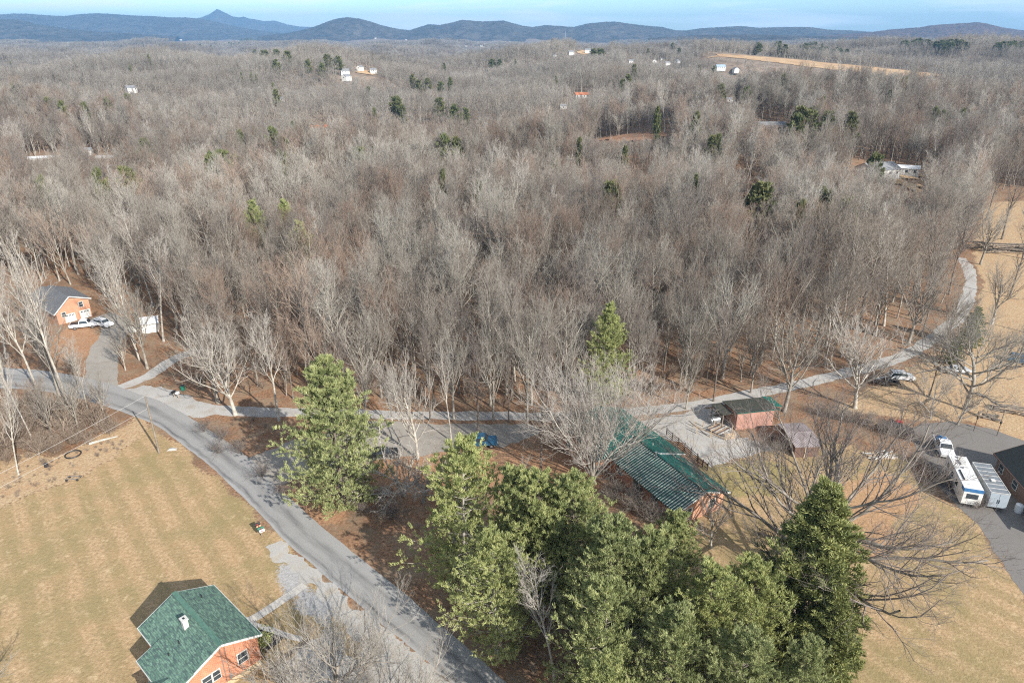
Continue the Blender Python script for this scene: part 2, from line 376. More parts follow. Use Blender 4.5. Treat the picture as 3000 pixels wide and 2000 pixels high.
WHITED = simple('weathered_white', (.62, .61, .58), (.45, .44, .42), 2.5, .7)
TRIM = simple('white_trim', (.66, .66, .64), (.55, .55, .53), 2, .5)
GLASS = simple('window_glass', (.035, .045, .055), (.06, .075, .085), .8, .08)
TAN = simple('tan_render', (.60, .48, .32), (.48, .33, .18), 1.2, .9)
PINKW = simple('salmon_board_siding', (.46, .255, .20), (.36, .19, .145), 1.0, .85, bmp=.2)
BROWNW = simple('brown_boards', (.17, .10, .075), (.11, .065, .05), 1.5, .85)
WOODG = simple('grey_timber', (.30, .25, .20), (.18, .145, .115), 3, .9, bmp=.2)
WOODT = simple('tan_timber', (.52, .40, .28), (.36, .26, .175), 3, .85)
WOODD = simple('dark_timber', (.085, .06, .045), (.05, .036, .028), 3, .85)
POLEM = simple('pole_timber', (.30, .255, .20), (.17, .14, .11), 2, .9, bmp=.2)
BLACK = simple('black_plastic', (.02, .02, .022), (.03, .03, .032), 3, .5)
RUBBER = simple('rubber', (.025, .025, .026), (.04, .038, .036), 6, .9)
STEEL = simple('steel', (.45, .46, .47), (.32, .33, .34), 3, .35, metal=.6)
ALU = simple('aluminium_sheet', (.50, .52, .53), (.40, .42, .43), 1.2, .35, metal=.2)
WIRE = simple('wire', (.60, .58, .55), (.5, .48, .45), 3, .4)
MULCH = simple('dark_mulch', (.055, .045, .04), (.03, .025, .023), 8, .95, bmp=.5, coord='g')
CARW = simple('white_car_paint', (.78, .79, .80), (.72, .73, .75), .6, .2)
CARK = simple('black_car_paint', (.02, .022, .026), (.03, .032, .036), .6, .15)
CARB = simple('blue_car_paint', (.03, .13, .24), (.025, .10, .19), .6, .2)
CARR = simple('red_paint', (.45, .04, .05), (.3, .03, .035), 1, .4)
CARS = simple('silver_car_paint', (.52, .54, .56), (.45, .47, .49), .6, .25)
GRNP = simple('green_plastic', (.02, .20, .13), (.02, .15, .10), 2, .5)
TANP = simple('tan_plastic', (.55, .38, .22), (.45, .30, .17), 2, .5)
BLUEP = simple('blue_tarp', (.06, .20, .42), (.04, .14, .30), 2, .5)
LAMP = simple('headlamp_lens', (.65, .66, .68), (.55, .56, .58), 4, .1)
WHITEB = simple('tank_white', (.72, .74, .76), (.6, .62, .64), 1, .4)

# ---------------------------------------------------------------- ground
def inpoly(x, y, poly):
    ins = np.zeros(x.shape, bool); n = len(poly)
    for i in range(n):
        x1, y1 = poly[i]; x2, y2 = poly[(i+1) % n]
        if y1 == y2: continue
        c_ = ((y1 > y) != (y2 > y)) & (x < (x2-x1)*(y-y1)/(y2-y1)+x1)
        ins ^= c_
    return ins
def pxpoly(pts): return [P(u, v) for u, v in pts]
Z_LAWN = [pxpoly([(-900, 1720), (-200, 1560), (130, 1440), (330, 1350), (395, 1280), (440, 1235), (520, 1300), (700, 1460), (850, 1600), (1000, 1760), (1150, 1960), (1400, 2300), (1400, 3500), (-1500, 3500)]),
          pxpoly([(1880, 1640), (2010, 1450), (2130, 1350), (2230, 1310), (2420, 1300), (2640, 1330), (2700, 1420), (2790, 1480), (2870, 1545), (2990, 1735), (3200, 2100), (3300, 3000), (1500, 3000), (1800, 1900)])]
Z_STRAW = [pxpoly([(-900, 1400), (0, 1340), (180, 1330), (330, 1270), (400, 1215), (450, 1240), (395, 1285), (330, 1350), (130, 1440), (-200, 1560), (-900, 1720)]),
           pxpoly([(2380, 1215), (2480, 1175), (2660, 1080), (2740, 1040), (2800, 980), (2860, 900), (2880, 830), (2862, 780), (2850, 720), (2880, 640), (2900, 590), (3000, 580), (3500, 640), (3500, 1400), (3050, 1310), (2850, 1235), (2690, 1235), (2600, 1210)])]
Z_RED = [pxpoly([(2450, 1400), (2600, 1380), (2680, 1440), (2640, 1540), (2600, 1640), (2500, 1640), (2430, 1560)]), pxpoly([(1040, 1330), (1300, 1310), (1500, 1320), (1700, 1330), (1760, 1400), (1650, 1460), (1450, 1430), (1200, 1450), (1080, 1420)]),
         pxpoly([(190, 960), (240, 945), (285, 975), (280, 1030), (200, 1060), (120, 1040), (150, 990)]), pxpoly([(870, 1500), (905, 1470), (1010, 1480), (1020, 1530), (960, 1545)])]
Z_GRN = [pxpoly([(2030, 1370), (2180, 1340), (2350, 1370), (2300, 1440), (2120, 1460), (2040, 1440)])]
Z_GRV = [pxpoly([(800, 1640), (860, 1640), (960, 1760), (1000, 1860), (960, 1900), (880, 1790)])]
def axis(segs):
    out = []
    for a, b, st in segs:
        n = max(1, int(round(abs(b-a)/st))); out += list(np.linspace(a, b, n, endpoint=False))
    out.append(segs[-1][1]); return np.array(out)
def geo(a, b, st, k):
    o = [a]; s = st
    while o[-1] < b: o.append(o[-1]+s); s *= k
    return o[1:]
xs_in = axis([(-185, 185, .75)])
gx = geo(185, 15000, 2.0, 1.085)
XS = np.concatenate([-np.array(gx)[::-1], xs_in, np.array(gx)])
ys_in = axis([(20, 235, .75)])
YS = np.concatenate([np.array([-600, -300, -120, -40, -5, 10]), ys_in, np.array(geo(235, 21000, 1.5, 1.022))])
GX, GY = np.meshgrid(XS, YS)
GZ = hgt(GX, GY)
V = np.stack([GX, GY, GZ], -1).reshape(-1, 3)
nx, ny = len(XS), len(YS)
idx = np.arange(nx*ny).reshape(ny, nx)
Fq = np.stack([idx[:-1, :-1], idx[:-1, 1:], idx[1:, 1:], idx[1:, :-1]], -1).reshape(-1, 4)
me = fast_mesh('ground', V, [Fq], [GROUND], smooth=True)
wx = V[:, 0]+wn(V[:, 0], V[:, 1], 7, 1)*.9+wn(V[:, 0], V[:, 1], 2.5, 2)*.5
wy = V[:, 1]+wn(V[:, 0], V[:, 1], 7, 3)*.9+wn(V[:, 0], V[:, 1], 2.5, 4)*.5
def zmask(polys):
    o = np.zeros(len(V), bool)
    for p in polys: o |= inpoly(wx, wy, p)
    a = o.astype(np.float32).reshape(ny, nx)
    for _ in range(3):                    # edges thin out over a couple of metres
        a[1:-1, 1:-1] = (a[1:-1, 1:-1]*2+a[:-2, 1:-1]+a[2:, 1:-1]+a[1:-1, :-2]+a[1:-1, 2:])/6
    return a.ravel()
z1 = np.stack([zmask(Z_LAWN), zmask(Z_STRAW), zmask(Z_RED), np.ones(len(V))], -1).astype(np.float32)
farm = np.clip((np.hypot(V[:, 0], V[:, 1])-300)/500, 0, 1)
z2 = np.stack([zmask(Z_GRN), zmask(Z_GRV), farm, np.ones(len(V))], -1).astype(np.float32)
for nm, z in (('zone', z1), ('zone2', z2)):
    a = me.attributes.new(nm, 'FLOAT_COLOR', 'POINT'); a.data.foreach_set('color', z.ravel())
go = bpy.data.objects.new('ground', me); scene.collection.objects.link(go); go['kind'] = 'structure'

# ---------------------------------------------------------------- roads, lanes, yards (sheets over the flat ground)
def resample(pts, step):
    pts = [Vector((p[0], p[1])) for p in pts]; out = []
    # Catmull-Rom
    n = len(pts)
    for i in range(n-1):
        p0 = pts[max(0, i-1)]; p1 = pts[i]; p2 = pts[i+1]; p3 = pts[min(n-1, i+2)]
        m = max(2, int((p2-p1).length/step))
        for k in range(m):
            t = k/m
            out.append(.5*((2*p1)+(p2-p0)*t+(2*p0-5*p1+4*p2-p3)*t*t+(3*p1-p0-3*p2+p3)*t**3))
    out.append(pts[-1]); return out
def ribbon(name, left, right, mat, z, jit=.15, step=.7, seed=1, nacross=4):
    """left/right: matched lists of ground points"""
    n = 60*len(left)
    Lp = resample(left, step); Rp = resample(right, step)
    m = max(len(Lp), len(Rp))
    def at(ps, f):
        i = f*(len(ps)-1); k = min(int(i), len(ps)-2); return ps[k].lerp(ps[k+1], i-k)
    r_ = random.Random(seed); V_ = []; uv = []; d = 0; prev = None; jl = jr = 0
    for i in range(m):
        a = at(Lp, i/(m-1)).copy(); b = at(Rp, i/(m-1)).copy(); w = (b-a).normalized()
        jl = jl*.6+r_.uniform(-jit, jit); jr = jr*.6+r_.uniform(-jit, jit)
        a -= w*jl; b += w*jr; c_ = (a+b)/2
        if prev is not None: d += (c_-prev).length
        prev = c_
        for k in range(nacross+1):
            q = a.lerp(b, k/nacross); V_.append((q.x, q.y, z+float(hgt(q.x, q.y)))); uv.append((k/nacross, d))
    F_ = []; w_ = nacross+1
    for i in range(m-1):
        for k in range(nacross): F_.append([i*w_+k, i*w_+k+1, (i+1)*w_+k+1, (i+1)*w_+k])
    me = bpy.data.meshes.new(name); me.from_pydata(V_, [], F_); me.materials.append(mat)
    ul = me.uv_layers.new(name='UVMap')
    for lp in me.loops: ul.data[lp.index].uv = uv[lp.vertex_index]
    me.update(); o = bpy.data.objects.new(name, me); scene.collection.objects.link(o); o['kind'] = 'structure'
    for p in me.polygons:
        if p.normal.z < 0: me.flip_normals(); break
    return o
def lane(name, px, w, mat, z, jit=.15, seed=1):
    c_ = resample([P(u, v) for u, v in px], 3.0); l = []; r_ = []
    for i, p in enumerate(c_):
        d = (c_[min(i+1, len(c_)-1)]-c_[max(i-1, 0)]).normalized(); n = Vector((-d.y, d.x))
        l.append(p+n*w/2); r_.append(p-n*w/2)
    return ribbon(name, l, r_, mat, z, jit, .8, seed)
def sheet(name, pts, mat, z, jit=.25, seed=1, step=.35, thick=0):
    r_ = random.Random(seed); out = []
    n = len(pts)
    for i in range(n):
        a = Vector(pts[i]); b = Vector(pts[(i+1) % n]); m = max(1, int((b-a).length/step)); d = (b-a); 
        if d.length == 0: continue
        nn = Vector((-d.y, d.x)).normalized()
        for k in range(m):
            q_ = a.lerp(b, k/m); out.append(q_+nn*float(wn(q_.x, q_.y, 5, seed)*jit*1.6+wn(q_.x, q_.y, 1.6, seed+1)*jit*.6))
    V_ = [(p.x, p.y, z) for p in out]
    tri = tessellate_polygon([[Vector(v) for v in V_]])
    me = bpy.data.meshes.new(name); me.from_pydata(V_, [], [list(t) for t in tri]); me.materials.append(mat); me.update()
    bm = bmesh.new(); bm.from_mesh(me); bmesh.ops.recalc_face_normals(bm, faces=bm.faces)
    if bm.faces[0].normal.z < 0: bmesh.ops.reverse_faces(bm, faces=bm.faces)
    bm.to_mesh(me); bm.free()
    o = bpy.data.objects.new(name, me); scene.collection.objects.link(o); o['kind'] = 'structure'
    return o
def pp(*px): return [P(u, v) for u, v in px]
lane('gravel_lane', [(440, 1155), (540, 1180), (640, 1200), (760, 1206), (1000, 1211), (1250, 1216), (1500, 1219), (1700, 1217), (1850, 1207), (1960, 1195), (2080, 1178), (2200, 1155), (2330, 1128), (2450, 1100), (2560, 1070), (2650, 1040), (2720, 1000), (2775, 960), (2815, 920), (2835, 870), (2845, 830), (2838, 790), (2815, 755)], 2.9, GRAVEL, .016, .22, 2)
sheet('gravel_junction', pp((345, 1140), (420, 1130), (470, 1133), (560, 1165), (640, 1190), (650, 1215), (590, 1222), (520, 1215), (440, 1190)), GRAVEL, .012, .3, 3)
lane('side_lane', [(330, 1140), (400, 1118), (450, 1092), (490, 1065), (540, 1040), (600, 1022)], 2.8, GRAVEL, .020, .25, 4)
lane('driveway', [(290, 1150), (300, 1090), (298, 1050), (312, 1010), (335, 975), (330, 945), (290, 925)], 5.6, PARK, .024, .15, 5)
sheet('parking_area', pp((735, 1345), (830, 1300), (960, 1270), (1060, 1236), (1250, 1240), (1560, 1243), (1590, 1262), (1520, 1300), (1380, 1312), (1180, 1340), (1080, 1350), (980, 1370), (880, 1400), (815, 1420)), PARK, .012, .3, 6)
sheet('gravel_yard', pp((1850, 1235), (1960, 1218), (2090, 1190), (2140, 1235), (2160, 1280), (2200, 1290), (2260, 1302), (2270, 1318), (2160, 1338), (2078, 1370), (2000, 1300), (1900, 1262)), GRAVELY, .012, .35, 7)
sheet('asphalt_yard', pp((2665, 1262), (2700, 1238), (2790, 1235), (2900, 1254), (3000, 1292), (3300, 1370), (3500, 1800), (3400, 2100), (3180, 2050), (2995, 1738), (2930, 1640), (2865, 1535), (2790, 1470), (2735, 1400), (2690, 1330)), ASPH, .012, .12, 8)
left_e = pp((-150, 1130), (120, 1145), (281, 1182), (408, 1225), (467, 1253), (600, 1353), (692, 1436), (756, 1500), (844, 1592), (946, 1680), (1100, 1815), (1224, 1913), (1330, 2010), (1500, 2170), (1800, 2500))
right_e = pp((-150, 1070), (120, 1085), (300, 1118), (400, 1152), (480, 1180), (600, 1250), (734, 1344), (820, 1432), (891, 1497), (1014, 1602), (1100, 1668), (1290, 1830), (1400, 1922), (1480, 1995), (1680, 2160), (2050, 2500))
n_ = 15
left_r = resample(left_e, 1.0); right_r = resample(right_e, 1.0)
ribbon('road', left_r[::3]+[left_r[-1]], right_r[::3]+[right_r[-1]], ROAD, .028, .07, 1.0, 9, 6)
lane('concrete_path', [(662, 1838), (735, 1815), (820, 1762), (893, 1712)], 1.15, CONC, .035, .01, 10)
sheet('concrete_landing', pp((707, 1812), (748, 1802), (752, 1822), (742, 1838)), CONC, .030, .02, 11)
lane('curved_path', [(745, 1830), (790, 1842), (835, 1858), (885, 1872)], .7, CONC, .020, .02, 12)
sheet('mulch_bed', pp((748, 1835), (800, 1850), (832, 1863), (800, 1895), (776, 1912), (764, 1880)), MULCH, .016, .1, 13)
sheet('gravel_bed', pp((800, 1960), (895, 1882), (960, 1850), (1050, 1930), (1150, 2010), (1150, 2100), (870, 2100)), GRAVELY, .010, .3, 14)
sheet('gravel_shoulder', pp((770, 1600), (830, 1580), (950, 1684), (1100, 1818), (1226, 1916), (1340, 2020), (1340, 2100), (1150, 2060), (1075, 1950), (1030, 1860), (965, 1775), (905, 1702), (850, 1655)), GRAVELY, .014, .35, 15)

# ---------------------------------------------------------------- tree growing
def children(rng, par, m, t0, t1, ang, angsd, lens, up, wob, n, rr, rmin, taper=.35, minr=None, flat=0):
    """par = (pts[B,n0,3], rad[B,n0]); lens(t)-> length factor array; returns the same shape of tuple"""
    pts, rad = par; B, n0 = rad.shape
    tt = t0+(t1-t0)*(np.arange(m)[None, :]+rng.uniform(0, 1, (B, m)))/m
    fi = tt*(n0-1); k = np.minimum(fi.astype(int), n0-2); fr = (fi-k)[..., None]
    bi = np.arange(B)[:, None]
    st = pts[bi, k]*(1-fr)+pts[bi, k+1]*fr
    tg = pts[bi, k+1]-pts[bi, k]; tg /= np.linalg.norm(tg, axis=-1, keepdims=True)+1e-9
    rd = rad[bi, k]*(1-fr[..., 0])+rad[bi, k+1]*fr[..., 0]
    rv = rng.normal(size=(B, m, 3)); 
    if flat: rv[..., 2] *= (1-flat)
    az = rng.uniform(0, 6.28, (B, 1))+np.arange(m)[None, :]*2.4+rng.uniform(-.5, .5, (B, m))
    # even spread around the parent: build a frame
    ref = np.where(np.abs(tg[..., 2:3]) > .9, np.array([1., 0, 0]), np.array([0, 0, 1.]))
    e1 = np.cross(tg, ref); e1 /= np.linalg.norm(e1, axis=-1, keepdims=True)+1e-9; e2 = np.cross(tg, e1)
    pr = e1*np.cos(az)[..., None]+e2*np.sin(az)[..., None]
    if flat: pr[..., 2] *= (1-flat); pr /= np.linalg.norm(pr, axis=-1, keepdims=True)+1e-9
    a = (ang+rng.normal(size=(B, m))*angsd)[..., None]
    d = tg*np.cos(a)+pr*np.sin(a)
    plen = np.linalg.norm(np.diff(pts, axis=1), axis=-1).sum(1)[:, None]
    Ln = lens(tt)*rng.uniform(.7, 1.25, (B, m))*plen
    C = B*m; d = d.reshape(C, 3); st = st.reshape(C, 3); Ln = Ln.reshape(C); rd = rd.reshape(C)
    out = np.zeros((C, n, 3)); out[:, 0] = st
    for i in range(1, n):
        d = d+rng.normal(size=(C, 3))*wob; d[:, 2] += up/(n-1)
        d /= np.linalg.norm(d, axis=-1, keepdims=True)+1e-9
        out[:, i] = out[:, i-1]+d*(Ln/(n-1))[:, None]
    r0 = np.maximum(rd*rr, rmin)
    return out, r0[:, None]*np.linspace(1, taper, n)[None, :]
def tubes(par, k):
    pts, rad = par; B, n, _ = pts.shape
    d = np.gradient(pts, axis=1); d /= np.linalg.norm(d, axis=-1, keepdims=True)+1e-9
    ov = pts[:, -1]-pts[:, 0]; ref = np.where(np.abs(ov[:, 2:3]) > .7*np.linalg.norm(ov, axis=-1, keepdims=True), np.array([1., 0, 0]), np.array([0, 0, 1.]))[:, None, :]
    a = np.cross(d, ref); a /= np.linalg.norm(a, axis=-1, keepdims=True)+1e-9; b = np.cross(d, a)
    th = np.arange(k)*2*np.pi/k
    ring = pts[:, :, None, :]+rad[:, :, None, None]*(a[:, :, None, :]*np.cos(th)[None, None, :, None]+b[:, :, None, :]*np.sin(th)[None, None, :, None])
    V_ = ring.reshape(-1, 3)
    base = (np.arange(B)*n*k)[:, None, None]; i = (np.arange(n-1)*k)[None, :, None]; j = np.arange(k)[None, None, :]; j2 = (j+1) % k
    F_ = np.stack([base+i+j, base+i+j2, base+i+k+j2, base+i+k+j], -1).reshape(-1, 4)
    return V_, F_
def merge(parts):
    Vs, Fs, o = [], [], 0
    for v, f in parts: Vs.append(v); Fs.append(f+o); o += len(v)
    return np.concatenate(Vs), np.concatenate(Fs)
def trunk_line(rng, h, r, n=12, lean=.03, wob=.02, top=.12):
    pts = np.zeros((1, n, 3)); d = np.array([rng.normal()*lean, rng.normal()*lean, 1.])
    for i in range(1, n):
        d = d+np.array([rng.normal()*wob, rng.normal()*wob, 0]); pts[0, i] = pts[0, i-1]+d/np.linalg.norm(d)*h/(n-1)
    rad = r*np.linspace(1, top, n)**.9; rad[0] *= 1.35
    return pts, rad[None, :]
def bare(seed, h=18, r=.24, kind='forest', lod=0):
    """returns (trunk V,F), (crown V,F)"""
    g = np.random.default_rng(seed)
    if kind == 'forest':      # long clear bole, narrow crown
        T = trunk_line(g, h, r, wob=.035)
        t0_ = g.uniform(.2, .42); an_ = g.uniform(.42, .82); A = children(g, T, int(g.uniform(15, 24)) if lod == 0 else 11, t0_, .97, an_, .17, lambda t: .36*(1.12-t)**.6*(.35+1.1*np.minimum(1, (t-.22)*3)), .85, .10, 8 if lod == 0 else 4, .55, .03)
        up2, b2 = .5, .42
    elif kind == 'vase':      # maple: limbs sweep up like a fan
        T = trunk_line(g, h*.62, r, wob=.03, top=.35)
        an_ = g.uniform(.5, .8); A = children(g, T, int(g.uniform(13, 22)) if lod == 0 else 10, g.uniform(.16, .34), .98, an_, .16, lambda t: 1.0*(1.18-t*.62), g.uniform(.35, .7), .07, 9 if lod == 0 else 4, .5, .035)
        up2, b2 = .35, .36
    elif kind == 'oak':       # wide spreading crooked limbs
        T = trunk_line(g, h*.55, r, wob=.07, top=.5)
        A = children(g, T, 18 if lod == 0 else 9, .24, .99, 1.12, .22, lambda t: 1.45*(1.12-t*.45), .28, .14, 10 if lod == 0 else 4, .48, .05)
        up2, b2 = .3, .45
    elif kind == 'multi':     # many stems from the ground
        T = trunk_line(g, h*.05, r*.55, n=4, top=.95)
        A = children(g, T, 19, .2, .98, .38, .14, lambda t: 17.5+0*t, .25, .045, 12, .42, .05)
        up2, b2 = .35, .42
    elif kind == 'small':
        T = trunk_line(g, h*.5, r, wob=.08, top=.5)
        A = children(g, T, 10, .15, .98, .65, .2, lambda t: 1.25*(1.1-t*.4), .3, .12, 7, .6, .02)
        up2, b2 = .2, .4
    rm = .012 if lod == 0 else .03
    if lod == 0:
        B = children(g, A, {'multi': 12, 'oak': 11}.get(kind, 7), .2, 1.0, .55, .2, lambda t: b2*(1.3-t*.7), up2+.15, .13, 6, .62, .024 if kind != 'multi' else .03)
        C = children(g, B, 5, .2, 1.0, .55, .22, lambda t: .55*(1.2-t*.6), .4, .15, 4, .62, .015)
        D = children(g, C, 4, .2, 1.0, .5, .25, lambda t: .55*(1.2-t*.5), .35, .14, 3, .6, .0085, .5)
        if kind == 'oak' or kind == 'multi':
            E_ = children(g, D, 3, .2, 1.0, .55, .25, lambda t: .6*(1.2-t*.5), .1, .15, 3, .7, .007, .5)
            return merge([tubes(T, 8), tubes(A, 6)]), merge([tubes(B, 4), tubes(C, 3), tubes(D, 3), tubes(E_, 3)])
        return merge([tubes(T, 7), tubes(A, 5)]), merge([tubes(B, 4), tubes(C, 3), tubes(D, 3)])
    if lod == 1:
        B = children(g, A, 6, .2, 1.0, .60, .22, lambda t: b2*(1.25-t*.7), up2, .16, 3, .6, .03)
        C = children(g, B, 5, .2, 1.0, .58, .25, lambda t: .62*(1.2-t*.6), .3, .16, 3, .7, .022, .5)
        return merge([tubes(T, 4), tubes(A, 3)]), merge([tubes(B, 3), tubes(C, 3)])
    B = children(g, A, 6, .1, 1.0, .65, .25, lambda t: .6*(1.25-t*.7), up2, .2, 2, .8, .06, .5)
    return merge([tubes(T, 3), tubes(A, 3)]), tubes(B, 3)
def tufts(g, c, d, n, ln, wd, spread=.7):
    """c,d: (N,3) centres and directions -> n spindle leaves each"""
    N = len(c); dd = d[:, None, :]+g.normal(size=(N, n, 3))*spread; dd[..., 2] += .25
    dd /= np.linalg.norm(dd, axis=-1, keepdims=True)+1e-9
    s = g.normal(size=(N, n, 3)); s = np.cross(dd, s); s /= np.linalg.norm(s, axis=-1, keepdims=True)+1e-9
    l = ln*g.uniform(.6, 1.25, (N, n, 1)); w = wd*g.uniform(.7, 1.3, (N, n, 1))
    b = c[:, None, :]+g.normal(size=(N, n, 3))*ln*.16
    q = np.stack([b, b+dd*l*.45+s*w, b+dd*l, b+dd*l*.45-s*w], 2).reshape(-1, 3)
    return q, np.arange(len(q)).reshape(-1, 4)
def pine(seed, h=19, rmax=4.6, lod=0, cone=1.0, base=.06, shape='pine', gap=.0, ex=.6):
    g = np.random.default_rng(seed)
    T = trunk_line(g, h, .26*h/19, n=14, wob=.01, top=.05)
    nw = int(h/(.92 if lod == 0 else 1.2)); P_, R_ = [], []
    nb = 8 if shape == 'pine' else 10
    npt = 7
    for w in range(nw):
        t = base+(1-base)*(w+.2)/nw
        pr = (1-t)**ex*1.15 if shape == 'pine' else (1-t)**.85
        pr *= min(1, .55+(t-base)*3.2)
        a0 = g.uniform(0, 6.28)
        for k in range(nb if lod == 0 else 5):
            if g.uniform() < gap: continue
            L_ = rmax*pr*(g.uniform(.5, 1.25) if lod == 0 else g.uniform(.62, 1.18))+.25
            a = a0+k*6.283/nb+g.normal()*.25
            z = T[0][0, :, 2]; cx = np.interp(t*h, z, T[0][0, :, 0]); cy = np.interp(t*h, z, T[0][0, :, 1])
            el = -.02+.5*t+g.normal()*.07 if shape == 'pine' else .15+.5*t
            s = np.linspace(0, 1, npt)
            rr_ = L_*s; zz = t*h+np.sin(el)*rr_+(.22*L_*s**2.2 if shape == 'pine' else .10*L_*s**2)+g.normal()*.18
            aa = a+g.normal()*.12*s
            P_.append(np.stack([cx+np.cos(aa)*rr_, cy+np.sin(aa)*rr_, zz], -1)); R_.append(np.linspace(.05, .015, npt)*(.5+L_/4))
    A = (np.array(P_), np.array(R_))
    m = 13 if lod == 0 else 4
    S = children(g, A, m, .22, 1.0, .85, .15, lambda t: .40*(1.25-t*.8), .22, .1, 4, .5, .01, flat=.82)
    q = 5 if lod == 0 else 2
    pts, _ = S; B = len(pts)
    tt = g.uniform(.15, 1, (B, q)); fi = tt*3; k = np.minimum(fi.astype(int), 2); fr = (fi-k)[..., None]; bi = np.arange(B)[:, None]
    c = (pts[bi, k]*(1-fr)+pts[bi, k+1]*fr).reshape(-1, 3); d = (pts[bi, k+1]-pts[bi, k]).reshape(-1, 3); d /= np.linalg.norm(d, axis=-1, keepdims=True)+1e-9
    tips = A[0][:, -1]; td = A[0][:, -1]-A[0][:, -2]; td /= np.linalg.norm(td, axis=-1, keepdims=True)
    c = np.concatenate([c, np.repeat(tips, 3, 0)]); d = np.concatenate([d, np.repeat(td, 3, 0)])
    top = np.array([[T[0][0, -1, 0], T[0][0, -1, 1], h-.1*i] for i in range(4)]); c = np.concatenate([c, top]); d = np.concatenate([d, np.tile([[0, 0, 1.]], (4, 1))])
    d = d*.7+np.array([0, 0, .75])
    if lod == 0: f = tufts(g, c, d, 9 if shape == 'pine' else 8, .38 if shape == 'pine' else .32, .030, .45)
    else: f = tufts(g, c, d, 6, 1.0, .16, .6)
    return merge([tubes(T, 7), tubes(A, 3)]), f
def part_mesh(nm, vf, mat, smooth=True): return fast_mesh(nm, vf[0], [vf[1]], [mat], smooth=smooth)

class Proto:
    def __init__(s, name, tr, cr, mt, mc, h):
        s.name = name; s.h = h
        s.trunk = part_mesh('trunk', tr, mt); s.crown = part_mesh('crown', cr, mc, smooth=not 'pine' in name)
def placed_tree(pr, x, y, scale, rz, label, cat, group=None, name=None, z=None, sz=None, tilt=(0, 0)):
    o = empty(name or pr.name, label, cat, (x, y, float(hgt(x, y)) if z is None else z), rz, group)
    o.scale = (scale, scale, sz or scale); o.rotation_euler = (tilt[0], tilt[1], rz)
    for nm, me in (('trunk', pr.trunk), ('crown', pr.crown)):
        c = bpy.data.objects.new(nm, me); scene.collection.objects.link(c); c.parent = o
    return o
print('protos...')
FOREST = [Proto('bare_tree', *bare(100+i, 18, .23-.01*(i % 4), 'forest' if i % 3 else 'vase'), (BARK, BARK, BARKD)[(i//3) % 3], (TWIG, TWIG, TWIG, TWIGR)[i % 4], 18) for i in range(12)]
VASE = [Proto('bare_tree', *bare(201, 17, .34, 'vase'), BARK, TWIG, 17), Proto('bare_tree', *bare(205, 17, .30, 'vase'), BARKW, TWIGW, 17)]
TALL = [Proto('bare_tree', *bare(301, 20, .26, 'forest'), BARKW, TWIGW, 20), Proto('bare_tree', *bare(304, 20, .28, 'forest'), BARKD, TWIGD, 20)]
OAK = [Proto('oak_tree', *bare(407, 17, .48, 'oak'), BARK, TWIGD, 17), Proto('oak_tree', *bare(405, 17, .42, 'oak'), BARK, TWIG, 17)]
MULTI = [Proto('bare_tree', *bare(501, 14, .5, 'multi'), BARKW, TWIGW, 14)]
SCRUB = [Proto('scrub_tree', *bare(621+i, 8, .12, 'small'), TWIGB, TWIGB, 8) for i in range(2)]
SMALL = [Proto('small_tree', *bare(601, 8, .16, 'small'), BARK, TWIG, 8), Proto('small_tree', *bare(604, 8, .14, 'small'), BARKW, TWIGW, 8)]
PINES = [Proto('pine_tree', *pine(701, 19, 5.9, gap=.1), BARKD, NEED, 19), Proto('pine_tree', *pine(702, 19, 5.4, gap=.18), BARKD, NEED, 19), Proto('pine_tree', *pine(703, 18, 5.8, gap=.25), BARK, NEED, 18)]
LONE = Proto('pine_tree', *pine(731, 19, 6.6, gap=.04, ex=.85, base=.03), BARKD, NEED, 19)
CEDAR = [Proto('cedar_tree', *pine(711, 17, 3.4, shape='cedar', base=.02), BARKD, NEEDD, 17)]
PFAR = [Proto('pine_tree', *pine(720+i, 15, 3.6, lod=1, base=.3, gap=.25), BARKD, NEEDF, 15) for i in range(2)]

# ---------------------------------------------------------------- special trees
used = []
def base_tree(pr, u, v, h, label, group=None, rz=0, wide=1.0, cat='tree', name=None, tilt=(0, 0)):
    x, y = P(u, v) if v > 620 else PT(u, v)[:2]
    s = h/pr.h; used.append((x, y, 3.0))
    return placed_tree(pr, x, y, s*wide, R(rz), label, cat, group, name, sz=s, tilt=tilt)
def apex_tree(pr, u, v, h, label, group=None, rz=0, wide=1.0, cat='pine tree', name=None):
    x, y = P(u, v, h); s = h/pr.h; used.append((x, y, 3.5))
    return placed_tree(pr, x, y, s*wide, R(rz), label, cat, group, name, sz=s)
# the big pine clump beside the road
PG = 'tall pines in the clump between the road and the green roofed house'
apex_tree(LONE, 955, 1050, 22.5, 'big yellow green pine standing alone beside the road bend', None, 20, 1.0)
apex_tree(PINES[2], 1345, 1300, 19.5, 'leftmost pine of the roadside clump, its low boughs reaching towards the road', PG, 50, .95)
apex_tree(PINES[1], 1500, 1375, 17.5, 'slim pine at the left back of the clump behind its leftmost pine', PG, 100, .8)
apex_tree(PINES[0], 1590, 1400, 18, 'dense pine in the clump standing next to the multi stemmed bare tree', PG, 150, .95)
apex_tree(PINES[0], 1700, 1400, 18, 'pale topped pine at the back of the clump nearest the green roofed house', PG, 200, .95)
apex_tree(PINES[2], 1450, 1560, 16, 'front left pine of the clump leaning over the orange verge', PG, 250, .95)
apex_tree(PINES[1], 1810, 1530, 18, 'bright yellow green pine at the middle of the clump', PG, 300, 1.0)
apex_tree(PINES[0], 1900, 1560, 16.5, 'pine in the clump just in front of the lilac grey thicket', PG, 340, .9)
apex_tree(PINES[2], 1975, 1510, 15.5, 'small topped pine in the clump beside the brick gable of the green roofed house', PG, 10, .8)
apex_tree(PINES[1], 2085, 1660, 16, 'pine in the clump between the brick gable and the dark cedar', PG, 60, .95)
